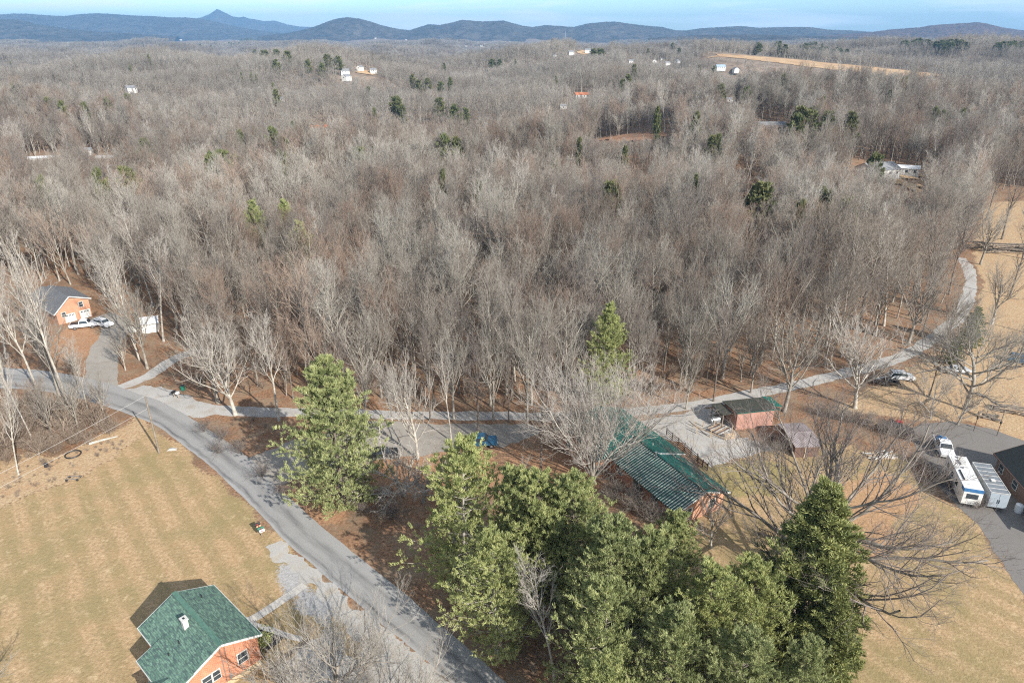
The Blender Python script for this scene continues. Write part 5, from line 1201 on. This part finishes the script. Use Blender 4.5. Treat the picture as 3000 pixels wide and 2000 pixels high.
# ---------------------------------------------------------------- vehicles
def car(label, cat, x, y, rz, paint, kind='suv', name='parked_car'):
    o = empty(name, label, cat, (x, y, 0.03), rz)
    if kind == 'suv': prof = [(-2.3, .35), (2.3, .35), (2.33, .75), (2.15, .98), (1.2, 1.08), (.6, 1.66), (-1.8, 1.70), (-2.25, 1.12), (-2.33, .8)]; belt = 1.08; ws = ((1.17, 1.1), (.63, 1.63)); rw = ((-2.22, 1.15), (-1.85, 1.66)); sw = (.95, .55, -1.75, -2.0); W_ = .93
    elif kind == 'sedan': prof = [(-2.3, .32), (2.3, .32), (2.33, .65), (2.1, .82), (1.05, .95), (.35, 1.42), (-.95, 1.42), (-1.6, 1.02), (-2.25, .95), (-2.33, .7)]; belt = .98; ws = ((1.02, .97), (.4, 1.40)); rw = ((-1.58, 1.04), (-1.0, 1.40)); sw = (.75, .35, -.9, -1.35); W_ = .9
    else: prof = [(-2.9, .5), (2.6, .5), (2.65, 1.0), (2.5, 1.15), (1.25, 1.25), (.7, 1.88), (-.75, 1.9), (-.95, 1.2), (-2.9, 1.2)]; belt = 1.22; ws = ((1.22, 1.27), (.74, 1.85)); rw = ((-.94, 1.3), (-.78, 1.84)); sw = (1.0, .65, -.65, -.8); W_ = 1.0
    yy = lambda z: W_ if z <= belt+.02 else W_*(1-.16*(z-belt)/.6)
    n = len(prof); m = MB()
    m.poly([(a, -yy(b), b) for a, b in prof]+[(a, yy(b), b) for a, b in prof], [list(range(n))[::-1], list(range(n, 2*n))]+[[i, (i+1) % n, (i+1) % n+n, i+n] for i in range(n)])
    m.build('body', paint, o, .05)
    def glassq(p, q, inset=.1, off=.015):
        dx, dz = q[0]-p[0], q[1]-p[1]; L_ = math.hypot(dx, dz); nx_, nz_ = dz/L_*off, -dx/L_*off
        if nz_ < 0: nx_, nz_ = -nx_, -nz_
        m = MB(); m.slab([(p[0]+nx_, -yy(p[1])+inset, p[1]+nz_), (p[0]+nx_, yy(p[1])-inset, p[1]+nz_), (q[0]+nx_, yy(q[1])-inset, q[1]+nz_), (q[0]+nx_, -yy(q[1])+inset, q[1]+nz_)], .02); return m
    glassq(*ws).build('windscreen', GLASS, o); glassq(*rw).build('rear_window', GLASS, o)
    zt = ws[1][1]-.04; zb = belt+.04
    for s_ in (-1, 1):
        m = MB(); a = [(sw[0], zb), (sw[1], zt), (sw[2], zt), (sw[3], zb)]
        m.poly([(p, s_*(yy(q)+.012), q) for p, q in a]+[(p, s_*(yy(q)-.03), q) for p, q in a], [[0, 1, 2, 3], [7, 6, 5, 4], [0, 4, 5, 1], [1, 5, 6, 2], [2, 6, 7, 3], [3, 7, 4, 0]]); m.build('side_window', GLASS, o)
        m = MB(); m.box(prof[2][0]-.1, prof[2][0]+.02, s_*(W_-.22)-.16, s_*(W_-.22)+.16, prof[2][1]-.12, prof[2][1]+.02); m.build('headlight', LAMP, o)
        for wx_ in ((1.45, -1.4) if kind != 'pickup' else (1.7, -1.8)):
            m = MB(); m.tube([(wx_, s_*(W_-.2), .34), (wx_, s_*(W_+.02), .34)], .36, n=16); wh = m.build('wheel', RUBBER, o)
            m = MB(); m.tube([(wx_, s_*(W_), .34), (wx_, s_*(W_+.035), .34)], .2, n=12); m.build('rim', STEEL, wh)
    if kind == 'pickup':
        m = MB(); m.box(-2.75, -1.05, -W_+.12, W_-.12, 1.16, 1.215); m.build('bed', BLACK, o)
    else:
        m = MB(); [m.bar((.3, s_*.6, 1.74 if kind == 'suv' else 1.46), (-1.5, s_*.6, 1.76 if kind == 'suv' else 1.46), .04) for s_ in (-1, 1)]; m.build('roof_rails', BLACK, o)
    return o
def at(u, v, z=0): return P(u, v, z)
x, y = at(302, 945, .8); car('white suv parked in front of the left garage doors', 'car', x, y, R(-25), CARW, 'suv')
x, y = at(248, 952, .6); car('white pickup with dark bed cover beside the white suv at the garages', 'pickup truck', x, y, R(18), CARW, 'pickup', 'pickup_truck')
x, y = at(2640, 1100, .8); car('white car with black windows parked beside the gravel lane bend', 'car', x, y, R(-8), CARW, 'suv')
x, y = at(2806, 1083, .6); car('pale silver car half hidden behind bare branches on dry grass', 'car', x, y, R(5), CARS, 'sedan')
x, y = at(2994, 1052, .8); car('dark blue vehicle at the right edge on the far lane', 'car', x, y, R(-30), CARB, 'suv')
x, y = at(1408, 1292, .8); car('blue pickup parked on the paved area behind bare trees', 'pickup truck', x, y, R(4), CARB, 'pickup', 'pickup_truck')
x, y = at(1122, 1325, .7); car('black car parked right of the lone roadside pine', 'car', x, y, R(12), CARK, 'sedan')
x, y = at(2765, 1308, .9); tr_a = math.atan2(-.955, -.296)
t_ = car('white crew cab truck nose towards the long white camper', 'pickup truck', x, y, tr_a, CARW, 'pickup', 'pickup_truck')
m = MB(); m.poly([(-2.7, -.8, 1.22), (-1.1, -.8, 1.22), (-1.1, .8, 1.22), (-2.7, .8, 1.22), (-2.3, -.3, 1.6), (-1.5, 0, 1.75), (-1.6, .5, 1.5)], [[0, 1, 5, 4], [1, 2, 6, 5], [2, 3, 4, 6], [3, 0, 4], [4, 5, 6]]); m.build('tarp', BLUEP, t_)
# camper
rv = empty('camper_trailer', 'long white camper with roof vents parked between hedge and cargo trailer', 'camper', (64.7, 81.2, .03), tr_a)
m = MB(); m.box(-4.5, 4.4, -1.25, 1.25, .55, 3.05); m.build('body', WHITE, rv, .12)
m = MB(); m.box(-4.35, 4.25, -1.2, 1.2, 3.052, 3.09); m.build('roof', simple('camper_roof', (.80, .80, .79), (.68, .67, .65), .9, .5), rv, .02)
for x, l, w_ in ((-3.6, .35, .35), (-2.5, .5, .45), (-1.9, .35, .35), (-.9, .3, .3)):
    m = MB(); m.box(x-l, x+l*.4, .2-w_, .2+w_, 3.09, 3.32); m.build('roof_vent', WHITED, rv, .03)
m = MB(); m.box(-.3, 2.2, -.75, -.6, 3.09, 3.22); m.build('awning_rail', BLACK, rv)
m = MB(); m.box(3.4, 4.42, -1.26, 1.26, 2.55, 3.08); m.build('front_cap', BLUEP, rv, .08)
for s_ in (-1, 1):
    for x in (-3, -.8, 1.5):
        m = MB(); m.box(x-.45, x+.45, s_*1.25-.02, s_*1.25+.02, 1.7, 2.4); m.build('window', GLASS, rv)
    for x in (-.6, .4):
        m = MB(); m.tube([(x, s_*1.0, .38), (x, s_*1.24, .38)], .37, n=14); m.build('wheel', RUBBER, rv)
m = MB(); m.box(4.4, 4.45, -.7, .7, 1.6, 2.35); m.build('window', GLASS, rv)
# cargo trailer
tl = empty('cargo_trailer', 'boxy aluminium cargo trailer with ribbed grey roof beside the brown house', 'trailer', (67.6, 80.0, .03), math.atan2(-.97, -.25))
m = MB(); m.box(-3.7, 3.7, -1.2, 1.2, .55, 2.9); m.build('body', ALU, tl, .03)
m = MB(); m.box(-3.62, 3.62, -1.12, 1.12, 2.9, 2.93); rfp = m.build('roof', simple('trailer_roof', (.22, .24, .26), (.17, .19, .21), .8, .4), tl)
m = MB()
for k in range(8): x = -3.7+7.4*k/7; m.box(x-.05, x+.05, -1.16, 1.16, 2.931, 2.97)
m.box(-3.7, 3.7, -1.2, -1.12, 2.931, 2.975); m.box(-3.7, 3.7, 1.12, 1.2, 2.931, 2.975); m.build('roof_ribs', WHITED, rfp)
m = MB(); m.box(.5, 1.0, -.28, .28, 2.95, 3.12); m.build('roof_vent', WHITE, tl, .03)
for s_ in (-.58, .58):
    m = MB(); m.box(3.7, 3.75, s_-.55, s_+.55, .65, 2.75); dd_ = m.build('rear_door', simple('blue_grey_door', (.40, .45, .50), (.34, .39, .44), 1, .4), tl)
    m = MB(); m.box(3.75, 3.79, s_*.2-.03, s_*.2+.03, 1.3, 1.9); m.build('latch', BLACK, dd_)
for s_ in (-1, 1):
    for x in (-.5, .5):
        m = MB(); m.tube([(x, s_*1.0, .38), (x, s_*1.24, .38)], .37, n=14); m.build('wheel', RUBBER, tl)
x, y = at(2985, 1490, .5); tk = empty('gas_tank', 'upright white gas cylinder beside the brown house wall', 'gas tank', (x, y, 0.03))
m = MB(); m.tube([(0, 0, 0), (0, 0, .15), (0, 0, 1.15)], .5, n=20); m.build('body', WHITEB, tk, smooth=False); m = MB(); m.tube([(0, 0, 1.15), (0, 0, 1.3)], .46, .2, n=20); m.build('dome', WHITEB, tk)
# junk trailer by the lane
x, y = at(2590, 1118, .4); jt = empty('flatbed_trailer', 'flat trailer heaped with black and white junk under the pale tree', 'trailer', (x, y, .03), R(-12))
m = MB(); m.box(-2.6, 2.6, -1.0, 1.0, .5, .65); m.build('deck', WOODD, jt)
for s_ in (-1, 1):
    m = MB(); m.tube([(0, s_*.95, .35), (0, s_*1.15, .35)], .34, n=12); m.build('wheel', RUBBER, jt)
for i in range(16):
    m = MB(); a = rnd.uniform(-2.3, 2.2); b = rnd.uniform(-.8, .7); s = rnd.uniform(.15, .5); z0 = .66+rnd.uniform(0, .25)
    m.bar((a, b, z0+.1), (a+rnd.uniform(.4, 1), b+rnd.uniform(-.4, .4), z0+rnd.uniform(.1, .6)), s, s*.7); m.build('junk', (BLACK, WHITED, BLACK, STEEL)[i % 4], jt)
x, y = at(2632, 1262, .3); car('small dark blue car partly hidden by bare shrubs near the asphalt yard', 'car', x, y, R(-20), CARK, 'sedan')
x, y = at(2622, 1243); tt = empty('red_tractor', 'little red lawn tractor behind the bare shrubs', 'lawn tractor', (x, y, 0), R(-25))
m = MB(); m.box(.1, 1.0, -.35, .35, .35, .85); m.build('hood', CARR, tt, .06); m = MB(); m.box(-.9, .1, -.45, .45, .3, .5); m.build('deck', CARR, tt, .04); m = MB(); m.box(-.75, -.3, -.25, .25, .5, .75); m.build('seat', BLACK, tt, .04)
for wx_, r_, s_ in ((-.65, .36, -1), (-.65, .36, 1), (.75, .22, -1), (.75, .22, 1)):
    m = MB(); m.tube([(wx_, s_*.38, r_), (wx_, s_*.58, r_)], r_, n=14); m.build('wheel', RUBBER, tt)

# ---------------------------------------------------------------- small things
px_, py_ = P(467, 1327)
up = empty('utility_pole', 'tall wooden utility pole at the lawn edge beside the road bend', 'utility pole', (px_, py_, 0))
m = MB(); m.tube([(0, 0, -.2), (0, 0, 5), (0, 0, 10.1)], .17, .11, n=12); m.build('shaft', POLEM, up)
m = MB(); m.tube([(0, 0, 10.1), (0, 0, 10.3)], .07, .04, n=8); m.tube([(-.16, 0, 8.1), (-.3, 0, 8.1)], .05, n=8); m.build('insulator', STEEL, up)
for lab, z0, q in (('upper', 10.25, (0, 1386, 9.9)), ('lower', 8.1, (0, 1423, 7.9))):
    e_ = P(*q); dx, dy = (e_[0]-px_)*1.6, (e_[1]-py_)*1.6; pts = []
    for i in range(25):
        s = i/24; pts.append((px_+dx*s, py_+dy*s, z0-1.1*4*s*(1-s)*.35))
    m = MB(); m.tube(pts, .017, n=5); tag(m.build('power_line', WIRE), '%s pale power line running from the wooden pole across the brush' % lab, 'power line', 'power lines from the wooden pole')
x, y = P(764, 1566); mb_ = empty('mailbox_stand', 'post carrying four mailboxes at the lawn edge facing the road', 'mailbox stand', (x, y, 0), R(-50))
for xx in (-.35, .35):
    m = MB(); m.box(xx-.05, xx+.05, -.05, .05, 0, 1.0); m.build('post', WOODG, mb_)
m = MB(); m.box(-1.0, 1.0, -.08, .08, 1.0, 1.06); m.build('crossbar', WOODG, mb_)
for i, (mt, s) in enumerate(((BLACK, 1.25), (TANP, 1), (GRNP, 1.25), (WHITE, 1.1))):
    xx = -.8+i*.53; m = MB(); n = 8; pr_ = [(-.14*s, 0), (.14*s, 0)]+[(.14*s*math.cos(t*math.pi/6), .16*s+.14*s*math.sin(t*math.pi/6)) for t in range(7)]
    m.poly([(xx+a, -.3*s, 1.06+b) for a, b in pr_]+[(xx+a, .3*s, 1.06+b) for a, b in pr_], [list(range(9))[::-1], list(range(9, 18))]+[[k, (k+1) % 9, (k+1) % 9+9, k+9] for k in range(9)]); bx_ = m.build('mailbox', mt, mb_)
    m = MB(); m.box(xx+.15*s, xx+.17*s, -.1, .05, 1.15, 1.4); m.build('flag', CARR, bx_)
x, y = P(518, 1166); ms = empty('mailbox_stand', 'pair of black and white mailboxes under the tree at the lane mouth', 'mailbox stand', (x, y, 0), R(-20))
for xx, mt in ((-.5, BLACK), (.45, WHITE)):
    m = MB(); m.box(xx-.05, xx+.05, -.05, .05, 0, 1.0); m.build('post', WOODT, ms); m = MB(); m.box(xx-.22, xx+.22, -.4, .4, 1.0, 1.4); m.build('mailbox', mt, ms, .06)
x, y = P(537, 1143)
bn = empty('rubbish_bin', 'dark green wheeled bin behind the pair of mailboxes', 'bin', (x, y, 0)); m = MB(); m.box(-.3, .3, -.3, .3, 0, 1.0); m.build('body', GRNP, bn, .05); m = MB(); m.box(-.33, .33, -.35, .33, 1.0, 1.08); m.build('lid', BLACK, bn, .02)
# timber edging
for a, b, lb in (((897, 1880), (795, 1962), 'dark timber edging running down from the bare tree to its corner'), ((795, 1962), (865, 2030), 'dark timber edging leading from the corner to the bottom edge')):
    p_, q_ = P(*a), P(*b); m = MB(); m.bar((p_[0], p_[1], .15), (q_[0], q_[1], .15), .22, .3); tag(m.build('timber_edging', WOODD), lb, 'edging', 'timber edging of the gravel bed')
p_, q_ = P(262, 1304), P(345, 1281); m = MB(); m.tube([(p_[0], p_[1], .25), ((p_[0]+q_[0])/2, (p_[1]+q_[1])/2, .3), (q_[0], q_[1], .2)], .22, .12, n=8); tag(m.build('fallen_log', BARKW), 'pale fallen log lying along the front of the brush', 'log')
x, y = P(215, 1333); m = MB(); m.tube([(x+1.1*math.cos(t*.3142), y+1.1*math.sin(t*.3142), .2) for t in range(21)], .11, n=6, caps=False); tag(m.build('hoop', BLACK), 'large black hoop lying in dry grass in front of the fallen log', 'hoop')
x, y = P(137, 1366); m = MB(); m.tube([(x, y, 0), (x, y, .6)], .35, .28, n=12); tag(m.build('bucket', BLACK), 'black bucket standing in the dry weeds left of the hoop', 'bucket')
x, y = P(216, 1404); cf_ = empty('cart_frame', 'small dark metal cart frame lying in the dry weeds', 'cart', (x, y, 0), R(5))
m = MB(); [m.bar((-.9, s_, .35), (.9, s_, .35), .06) for s_ in (-.4, .4)]; [m.bar((s_, -.4, .35), (s_, .4, .35), .06) for s_ in (-.9, 0, .9)]; m.build('frame', STEEL, cf_)
for s_ in (-.75, .75):
    m = MB(); m.tube([(s_, -.5, .2), (s_, -.4, .2)], .19, n=12); m.tube([(s_, .4, .2), (s_, .5, .2)], .19, n=12); m.build('wheel', RUBBER, cf_)
x, y = P(505, 1316); m = MB(); m.poly([(x-.7, y-.5, .02), (x+.8, y-.3, .02), (x+.6, y+.4, .02), (x-.6, y+.5, .02), (x-.4, y-.2, .2), (x+.4, y, .22), (x, y+.3, .15)], [[0, 1, 5, 4], [1, 2, 5], [2, 6, 5], [2, 3, 6], [3, 0, 4], [3, 4, 6], [4, 5, 6]]); tag(m.build('stone', simple('pale_stone', (.5, .48, .45), (.4, .37, .33), 2, .9)), 'flat pale stone in the lawn right of the utility pole', 'stone')
# pen of scrap boards by the salmon shed
pen = empty('board_pen', 'collapsed pen of pale boards in front of the salmon shed', 'fence', (*P(2090, 1268), 0), R(-10))
for x, y in ((-3, 1.4), (-1.5, 1.8), (.3, 2.0), (-2.8, -.6), (-.6, -1.4), (1.6, -1.9), (2.9, -1.2), (3.0, .6)):
    m = MB(); m.box(x-.07, x+.07, y-.07, y+.07, 0, 1.25+.2*math.sin(x*9)); m.build('post', WOODT, pen)
for k in range(4):
    m = MB(); m.bar((1.7, -1.95, .25+.3*k), (3.3, -1.35, .25+.3*k), .05, .2); m.build('rail', WOODT, pen)
m = MB(); m.bar((-4, 1.6, 1.0), (-1.2, -1.8, .5), .05, .16); m.build('rail', WOODG, pen); m = MB(); m.bar((-2.9, .1, .9), (1.4, -2.0, .35), .05, .2); m.build('rail', WOODT, pen)
bx0, by0 = P(2105, 1262)
words = ['nearest', 'second', 'third', 'fourth', 'fifth', 'sixth', 'seventh', 'eighth', 'farthest']
for k in range(9):
    m = MB(); m.bar((-1.6, .28*k-1.3, .35+.05*(k % 3)), (1.7, .28*k-1.0+.05*math.sin(k*5), .3+.06*(k % 2)), .2, .05)
    o = m.build('loose_board', (WHITED, BROWNW, WOODT)[k % 3]); o.location = (bx0, by0, .1); o.rotation_euler = (0, 0, R(32+3*math.sin(k*3)))
    tag(o, '%s %s board of the boards laid across the collapsed pen' % (words[k], ('pale', 'brown', 'tan')[k % 3]), 'board', 'loose boards in the collapsed pen')
x, y = P(2095, 1240); m = MB(); m.tube([(x-.9, y, .55), (x+.7, y+.5, .55)], .55, n=14); tag(m.build('barrel', STEEL), 'grey barrel lying in the shade of the open bay', 'barrel')
for i, (u, v) in enumerate(((2137, 1366), (2203, 1362), (2192, 1290))):
    x, y = P(u, v); m = MB(); m.box(x-.06, x+.06, y-.06, y+.06, 0, 1.1); tag(m.build('wooden_stake', WOODT), ['left short wooden stake at the grass edge below the gravel yard', 'right short wooden stake at the grass edge below the gravel yard', 'wooden stake at the corner below the salmon shed'][i], 'stake', 'wooden stakes round the gravel yard')
x, y = P(2240, 1575); bc = empty('slatted_bench', 'dark slatted bench in the shadow of the huge oak', 'bench', (x, y, 0), R(-35))
m = MB(); m.box(-.9, .9, -.2, .25, .4, .46); m.build('seat', WOODD, bc); m = MB(); m.box(-.9, .9, .25, .3, .95, 1.05); [m.box(-.9+.2*k, -.82+.2*k, .25, .29, .46, .95) for k in range(9)]; m.build('backrest', WOODD, bc)
for x in (-.85, .8):
    for y in (-.18, .22):
        m = MB(); m.box(x, x+.06, y, y+.06, 0, .4); m.build('leg', WOODD, bc)
def lamp_post(u, v, lb):
    x, y = P(u, v); o = empty('lamp_post', lb, 'lamp post', (x, y, 0), 0, 'lamp posts along the asphalt yard')
    m = MB(); m.tube([(0, 0, 0), (0, 0, 2.3)], .05, n=8); m.build('post', WOODD, o); m = MB(); m.tube([(0, 0, 2.3), (0, 0, 2.6)], .14, n=8); m.tube([(0, 0, 2.6), (0, 0, 2.75)], .2, .05, n=8); m.build('lantern', BLACK, o)
lamp_post(2852, 1262, 'left lamp post between the small bare tree and the brown house'); lamp_post(2920, 1276, 'right lamp post nearest the brown house')
p_, q_ = P(2888, 1222), P(2932, 1240); cl = empty('clothesline_frame', 'brown post frame left of the wood pile', 'frame', (0, 0, 0))
for a in (p_, q_):
    m = MB(); m.box(a[0]-.06, a[0]+.06, a[1]-.06, a[1]+.06, 0, 2.5); m.build('post', WOODG, cl)
m = MB(); m.bar((p_[0], p_[1], 2.5), (q_[0], q_[1], 2.5), .08); m.build('crossbar', WOODG, cl)
def log_heap(name, u, v, n, L_, w_, h_, lb, mats, rz=0, kind_n=0):
    x, y = P(u, v) if v > 760 else PT(u, v)[:2]; o = empty(name, lb, 'wood pile', (x, y, 0), R(rz)); g = random.Random(int(u))
    for i in range(n):
        t = i/n; a = g.gauss(0, .28); z = .12+h_*t*max(0, 1-abs(a)*1.1); yy_ = a*w_; xx = g.uniform(-.2, .2)*L_; an = g.gauss(0, .22); m = MB()
        l = L_*g.uniform(.3, .5); m.tube([(xx-l*math.cos(an), yy_-l*math.sin(an), z), (xx+l*math.cos(an), yy_+l*math.sin(an), z+g.uniform(-.1, .15))], g.uniform(.07, .14), n=6); m.build('log', mats[i % len(mats)], o)
    return o
log_heap('wood_pile', 2955, 1205, 46, 4.2, 2.4, 1.1, 'heap of grey split wood on the dry slope above the lamp posts', (WOODG, WOODG, BARKD, WOODT), -25)
log_heap('wood_pile', 2895, 1222, 18, 3.0, 1.4, .4, 'low scatter of boards at the foot of the post frame', (WOODG, BARKD), -20)
log_heap('wood_pile', 2950, 735, 70, 17, 5, 2.2, 'long stack of dark logs at the far right beside bare trees', (BARKD, WOODG, BARKD, WOODT), -14)
log_heap('wood_pile', 2585, 1338, 20, 4.5, 1.4, .3, 'pale planks stacked on red soil behind the oak', (WOODT, WHITED), 0)
x, y = P(2868, 1218); m = MB(); m.tube([(x, y, 0), (x, y, .9)], .35, .3, n=9); tag(m.build('tree_stump', WOODT), 'tree stump left of the low scatter of boards', 'stump')
x, y = P(2548, 1240); m = MB(); m.box(x-.9, x+.9, y-.6, y+.6, 0, .7); tag(m.build('crate', TANP, bevel=.03), 'tan crate among the grey shrubs beside the salmon shed', 'crate')
# hedge and single shrubs
hb = [part_mesh('shrub', bush(60+i, 2.6, 34, .55, 6), TWIGD if i < 2 else TWIG) for i in range(3)]
def shrub(u, v, s, lb, gr, me=None, rz=0, name='bare_shrub'):
    x, y = P(u, v); o = bpy.data.objects.new(name, me or hb[int(u) % 3]); scene.collection.objects.link(o); o.location = (x, y, 0); o.scale = (s, s, s); o.rotation_euler = (0, 0, rz); tag(o, lb, 'shrub', gr); return o
ordn = ['first', 'second', 'third', 'fourth', 'fifth', 'sixth', 'seventh', 'eighth', 'ninth', 'tenth', 'eleventh', 'twelfth']
for i in range(12):
    s = i/11; shrub(2672+s*195, 1352+s*145+6*math.sin(i*5), 1.1+.15*math.sin(i*3), '%s brown leafless shrub from the far end of the hedge beside the camper' % ordn[i], 'shrubs of the hedge beside the camper', hb[i % 2], i)
for i, (u, v, s) in enumerate(((2400, 1215, 1.2), (2430, 1225, 1.3), (2465, 1232, 1.4), (2500, 1240, 1.4), (2540, 1250, 1.3), (2580, 1262, 1.3), (2610, 1278, 1.1), (2665, 1290, 1.1), (2700, 1300, 1.1))):
    shrub(u, v, s*1.1, '%s grey leafless shrub from the left in the row right of the salmon shed' % ordn[i], 'row of grey shrubs right of the salmon shed', None, i)
for i, (u, v, s) in enumerate(((1800, 1470, 1.9), (1850, 1500, 2.0), (1900, 1530, 1.9), (1940, 1540, 1.5), (1870, 1460, 1.6), (1990, 1560, 1.3))):
    shrub(u, v, s, '%s lilac grey shrub from the left in the thicket below the striped roof' % ordn[i], 'lilac grey thicket below the striped roof', hb[2], i)
for i, (u, v, s) in enumerate(((2230, 1310, .9), (2270, 1325, 1.0), (2310, 1318, .9), (2260, 1290, .8))):
    shrub(u, v, s, '%s bare shrub from the left in the shade between the two sheds' % ordn[i], 'shrubs between the two sheds', None, i)
for i, (u, v, s) in enumerate(((600, 1265, 1.3), (650, 1290, 1.4), (640, 1330, 1.3), (700, 1330, 1.5), (770, 1400, 1.4), (830, 1450, 1.3), (1150, 1520, 1.5), (1120, 1470, 1.4), (1060, 1500, 1.3))):
    shrub(u, v, s, '%s dark bare shrub from the left along the verge around the lone roadside pine' % ordn[i], 'dark shrubs along the verge near the lone pine', hb[i % 2], i)
x, y = P(768, 1890); g_ = np.random.default_rng(4); c_ = g_.normal(size=(260, 3))*np.array([.28, .28, .3])+np.array([0, 0, .5]); q_, f_ = tufts(g_, c_, c_-np.array([0, 0, .3]), 4, .16, .04, .6)
o = bpy.data.objects.new('evergreen_shrub', part_mesh('evergreen_shrub', (q_, f_), NEED, False)); scene.collection.objects.link(o); o.location = (x, y, 0); o.scale = (1.6, 1.6, 1.6); tag(o, 'small yellow green shrub at the corner of the orange brick house', 'shrub')
# slender mast on the plain
x, y, z = PT(1655, 131); mst = empty('radio_mast', 'thin pale radio mast rising from the far plain', 'mast', (x, y, z)); D = math.hypot(x, y)
dd = ray(1655, 95); top = CH+dd[2]/math.hypot(dd[0], dd[1])*D
m = MB(); m.tube([(0, 0, 0), (0, 0, top-z)], .9, .7, n=6); m.build('lattice', simple('mast_steel', (.6, .62, .65), (.5, .52, .55), 1, .5), mst); m = MB(); m.tube([(0, 0, top-z), (0, 0, top-z+3)], 1.6, 1.4, n=6); m.build('antenna', WHITED, mst)

# ---------------------------------------------------------------- blue hills on the horizon
def hillmat(name, c1, c2, sc):
    m, t, b = newmat(name); b.inputs['Roughness'].default_value = 1; b.inputs['Specular IOR Level'].default_value = 0; g = gpos(t)
    n = noise(t, sc, 9, g, .7); n2 = noise(t, sc*.12, 4, g)
    c = mix(t, ramp(t, n, [(.38, 0.0), (.62, 1.0)]), c1, c2); c = mix(t, ramp(t, n2, [(.45, 0.0), (.7, .5)]), c, tuple(x*.6 for x in c1)); t.links.new(c, b.inputs['Base Color']); bump(t, b, n, 1.0, 40)
    return m
HILLM = hillmat('hill_forest', (.05, .043, .035), (.15, .125, .10), .012)
def hills(name, prof, D, W_, mat, zb=-30, seed=1, rough=14.):
    """prof: photo pixels of the crest; a long ridge standing D metres off, W_ metres deep"""
    us = np.arange(prof[0][0], prof[-1][0]+1, 5.0); pv = np.interp(us, [p[0] for p in prof], [p[1] for p in prof])
    dx = (us-1500)/CF; dy = (1000-pv)/CF; Yc = cc+dy*cs; Zc = -cs+dy*cc
    nr = 46; tt_ = np.linspace(-1, 1, nr); rows = []
    crest = CH+D*Zc/Yc
    for t in tt_:
        Y_ = D+t*W_; X_ = dx/Yc*D*(1+t*W_/D*.9)
        f = np.cos(t*math.pi/2)**1.25
        spur = wn(X_, np.full_like(X_, Y_), D*.055, seed)*.5+wn(X_, np.full_like(X_, Y_), D*.02, seed+1)*.3
        z = zb+(crest-zb)*f*(1+.30*spur*(1-f)*2*(f > 0))+wn(X_, np.full_like(X_, Y_), D*.006, seed+2)*rough*.25*(f**.3)
        z = np.minimum(z, zb+(crest-zb)*np.clip(f*1.25, 0, 1)+1)
        rows.append(np.stack([X_, np.full_like(X_, Y_), z], -1))
    V_ = np.array(rows); n0, n1 = V_.shape[:2]; ii = np.arange(n0*n1).reshape(n0, n1)
    F_ = np.stack([ii[:-1, :-1], ii[:-1, 1:], ii[1:, 1:], ii[1:, :-1]], -1).reshape(-1, 4)
    o = bpy.data.objects.new(name, fast_mesh(name, V_.reshape(-1, 3), [F_], [mat], smooth=True)); scene.collection.objects.link(o); o['kind'] = 'structure'; return o
hills('mountain', [(380, 92), (500, 66), (590, 52), (615, 42), (637, 27), (655, 36), (680, 48), (700, 52), (715, 50), (730, 55), (750, 58), (775, 63), (805, 61), (840, 72), (880, 79), (930, 80), (1000, 88), (1100, 100)], 15500, 2500, HILLM, -30, 3)
hills('hills', [(-600, 52), (-300, 44), (-100, 44), (0, 44), (40, 41), (80, 41), (140, 46), (190, 48), (240, 42), (290, 40), (330, 42), (400, 47), (450, 48), (500, 52), (545, 52), (590, 56), (640, 66), (700, 80), (760, 90), (830, 98), (900, 104)], 11000, 2300, HILLM, -30, 7)
hills('hills', [(-500, 66), (-200, 60), (0, 57), (60, 58), (100, 70), (180, 82), (260, 92), (400, 100), (520, 108)], 7600, 1200, HILLM, -30, 11)
hills('hills', [(760, 106), (840, 98), (890, 88), (930, 76), (960, 64), (990, 55), (1020, 51), (1050, 55), (1080, 62), (1110, 72), (1140, 80), (1170, 86), (1200, 89), (1230, 80), (1255, 72), (1290, 74), (1320, 68), (1355, 59), (1385, 62), (1420, 64), (1475, 61), (1500, 68), (1530, 76), (1560, 80), (1600, 74), (1640, 77), (1680, 80), (1720, 70), (1760, 66), (1800, 64), (1840, 70), (1890, 76), (1940, 80), (1980, 90), (2010, 90), (2050, 84), (2110, 80), (2170, 77), (2220, 82), (2300, 80), (2370, 80), (2430, 88), (2500, 90), (2560, 95), (2620, 90), (2700, 100), (2780, 104)], 8200, 1500, HILLM, -30, 15)
hills('hills', [(2380, 108), (2480, 100), (2560, 94), (2600, 88), (2650, 84), (2700, 80), (2720, 76), (2780, 71), (2830, 68), (2860, 66), (2890, 70), (2930, 80), (2980, 88), (3040, 92), (3150, 94), (3300, 96), (3600, 110)], 6600, 1200, hillmat('hill_russet', (.10, .06, .045), (.20, .125, .09), .02), -30, 19)
hills('hills', [(1900, 112), (2050, 104), (2200, 102), (2350, 106), (2500, 110), (2700, 112)], 5400, 600, HILLM, -20, 23)

# ---------------------------------------------------------------- haze: one closed box of even thin air
m = MB(); m.box(-16500, 16500, -605, 21100, -115, 560)
hz = m.build('haze', bpy.data.materials.new('haze')); hz['kind'] = 'stuff'
hm_ = hz.data.materials[0]; hm_.use_nodes = True; t = hm_.node_tree; t.nodes.clear()
out = t.nodes.new('ShaderNodeOutputMaterial'); pv = t.nodes.new('ShaderNodeVolumePrincipled')
pv.inputs['Color'].default_value = (.30, .60, 1.0, 1); pv.inputs['Density'].default_value = 7.5e-5; pv.inputs['Anisotropy'].default_value = .0
t.links.new(pv.outputs[0], out.inputs['Volume'])
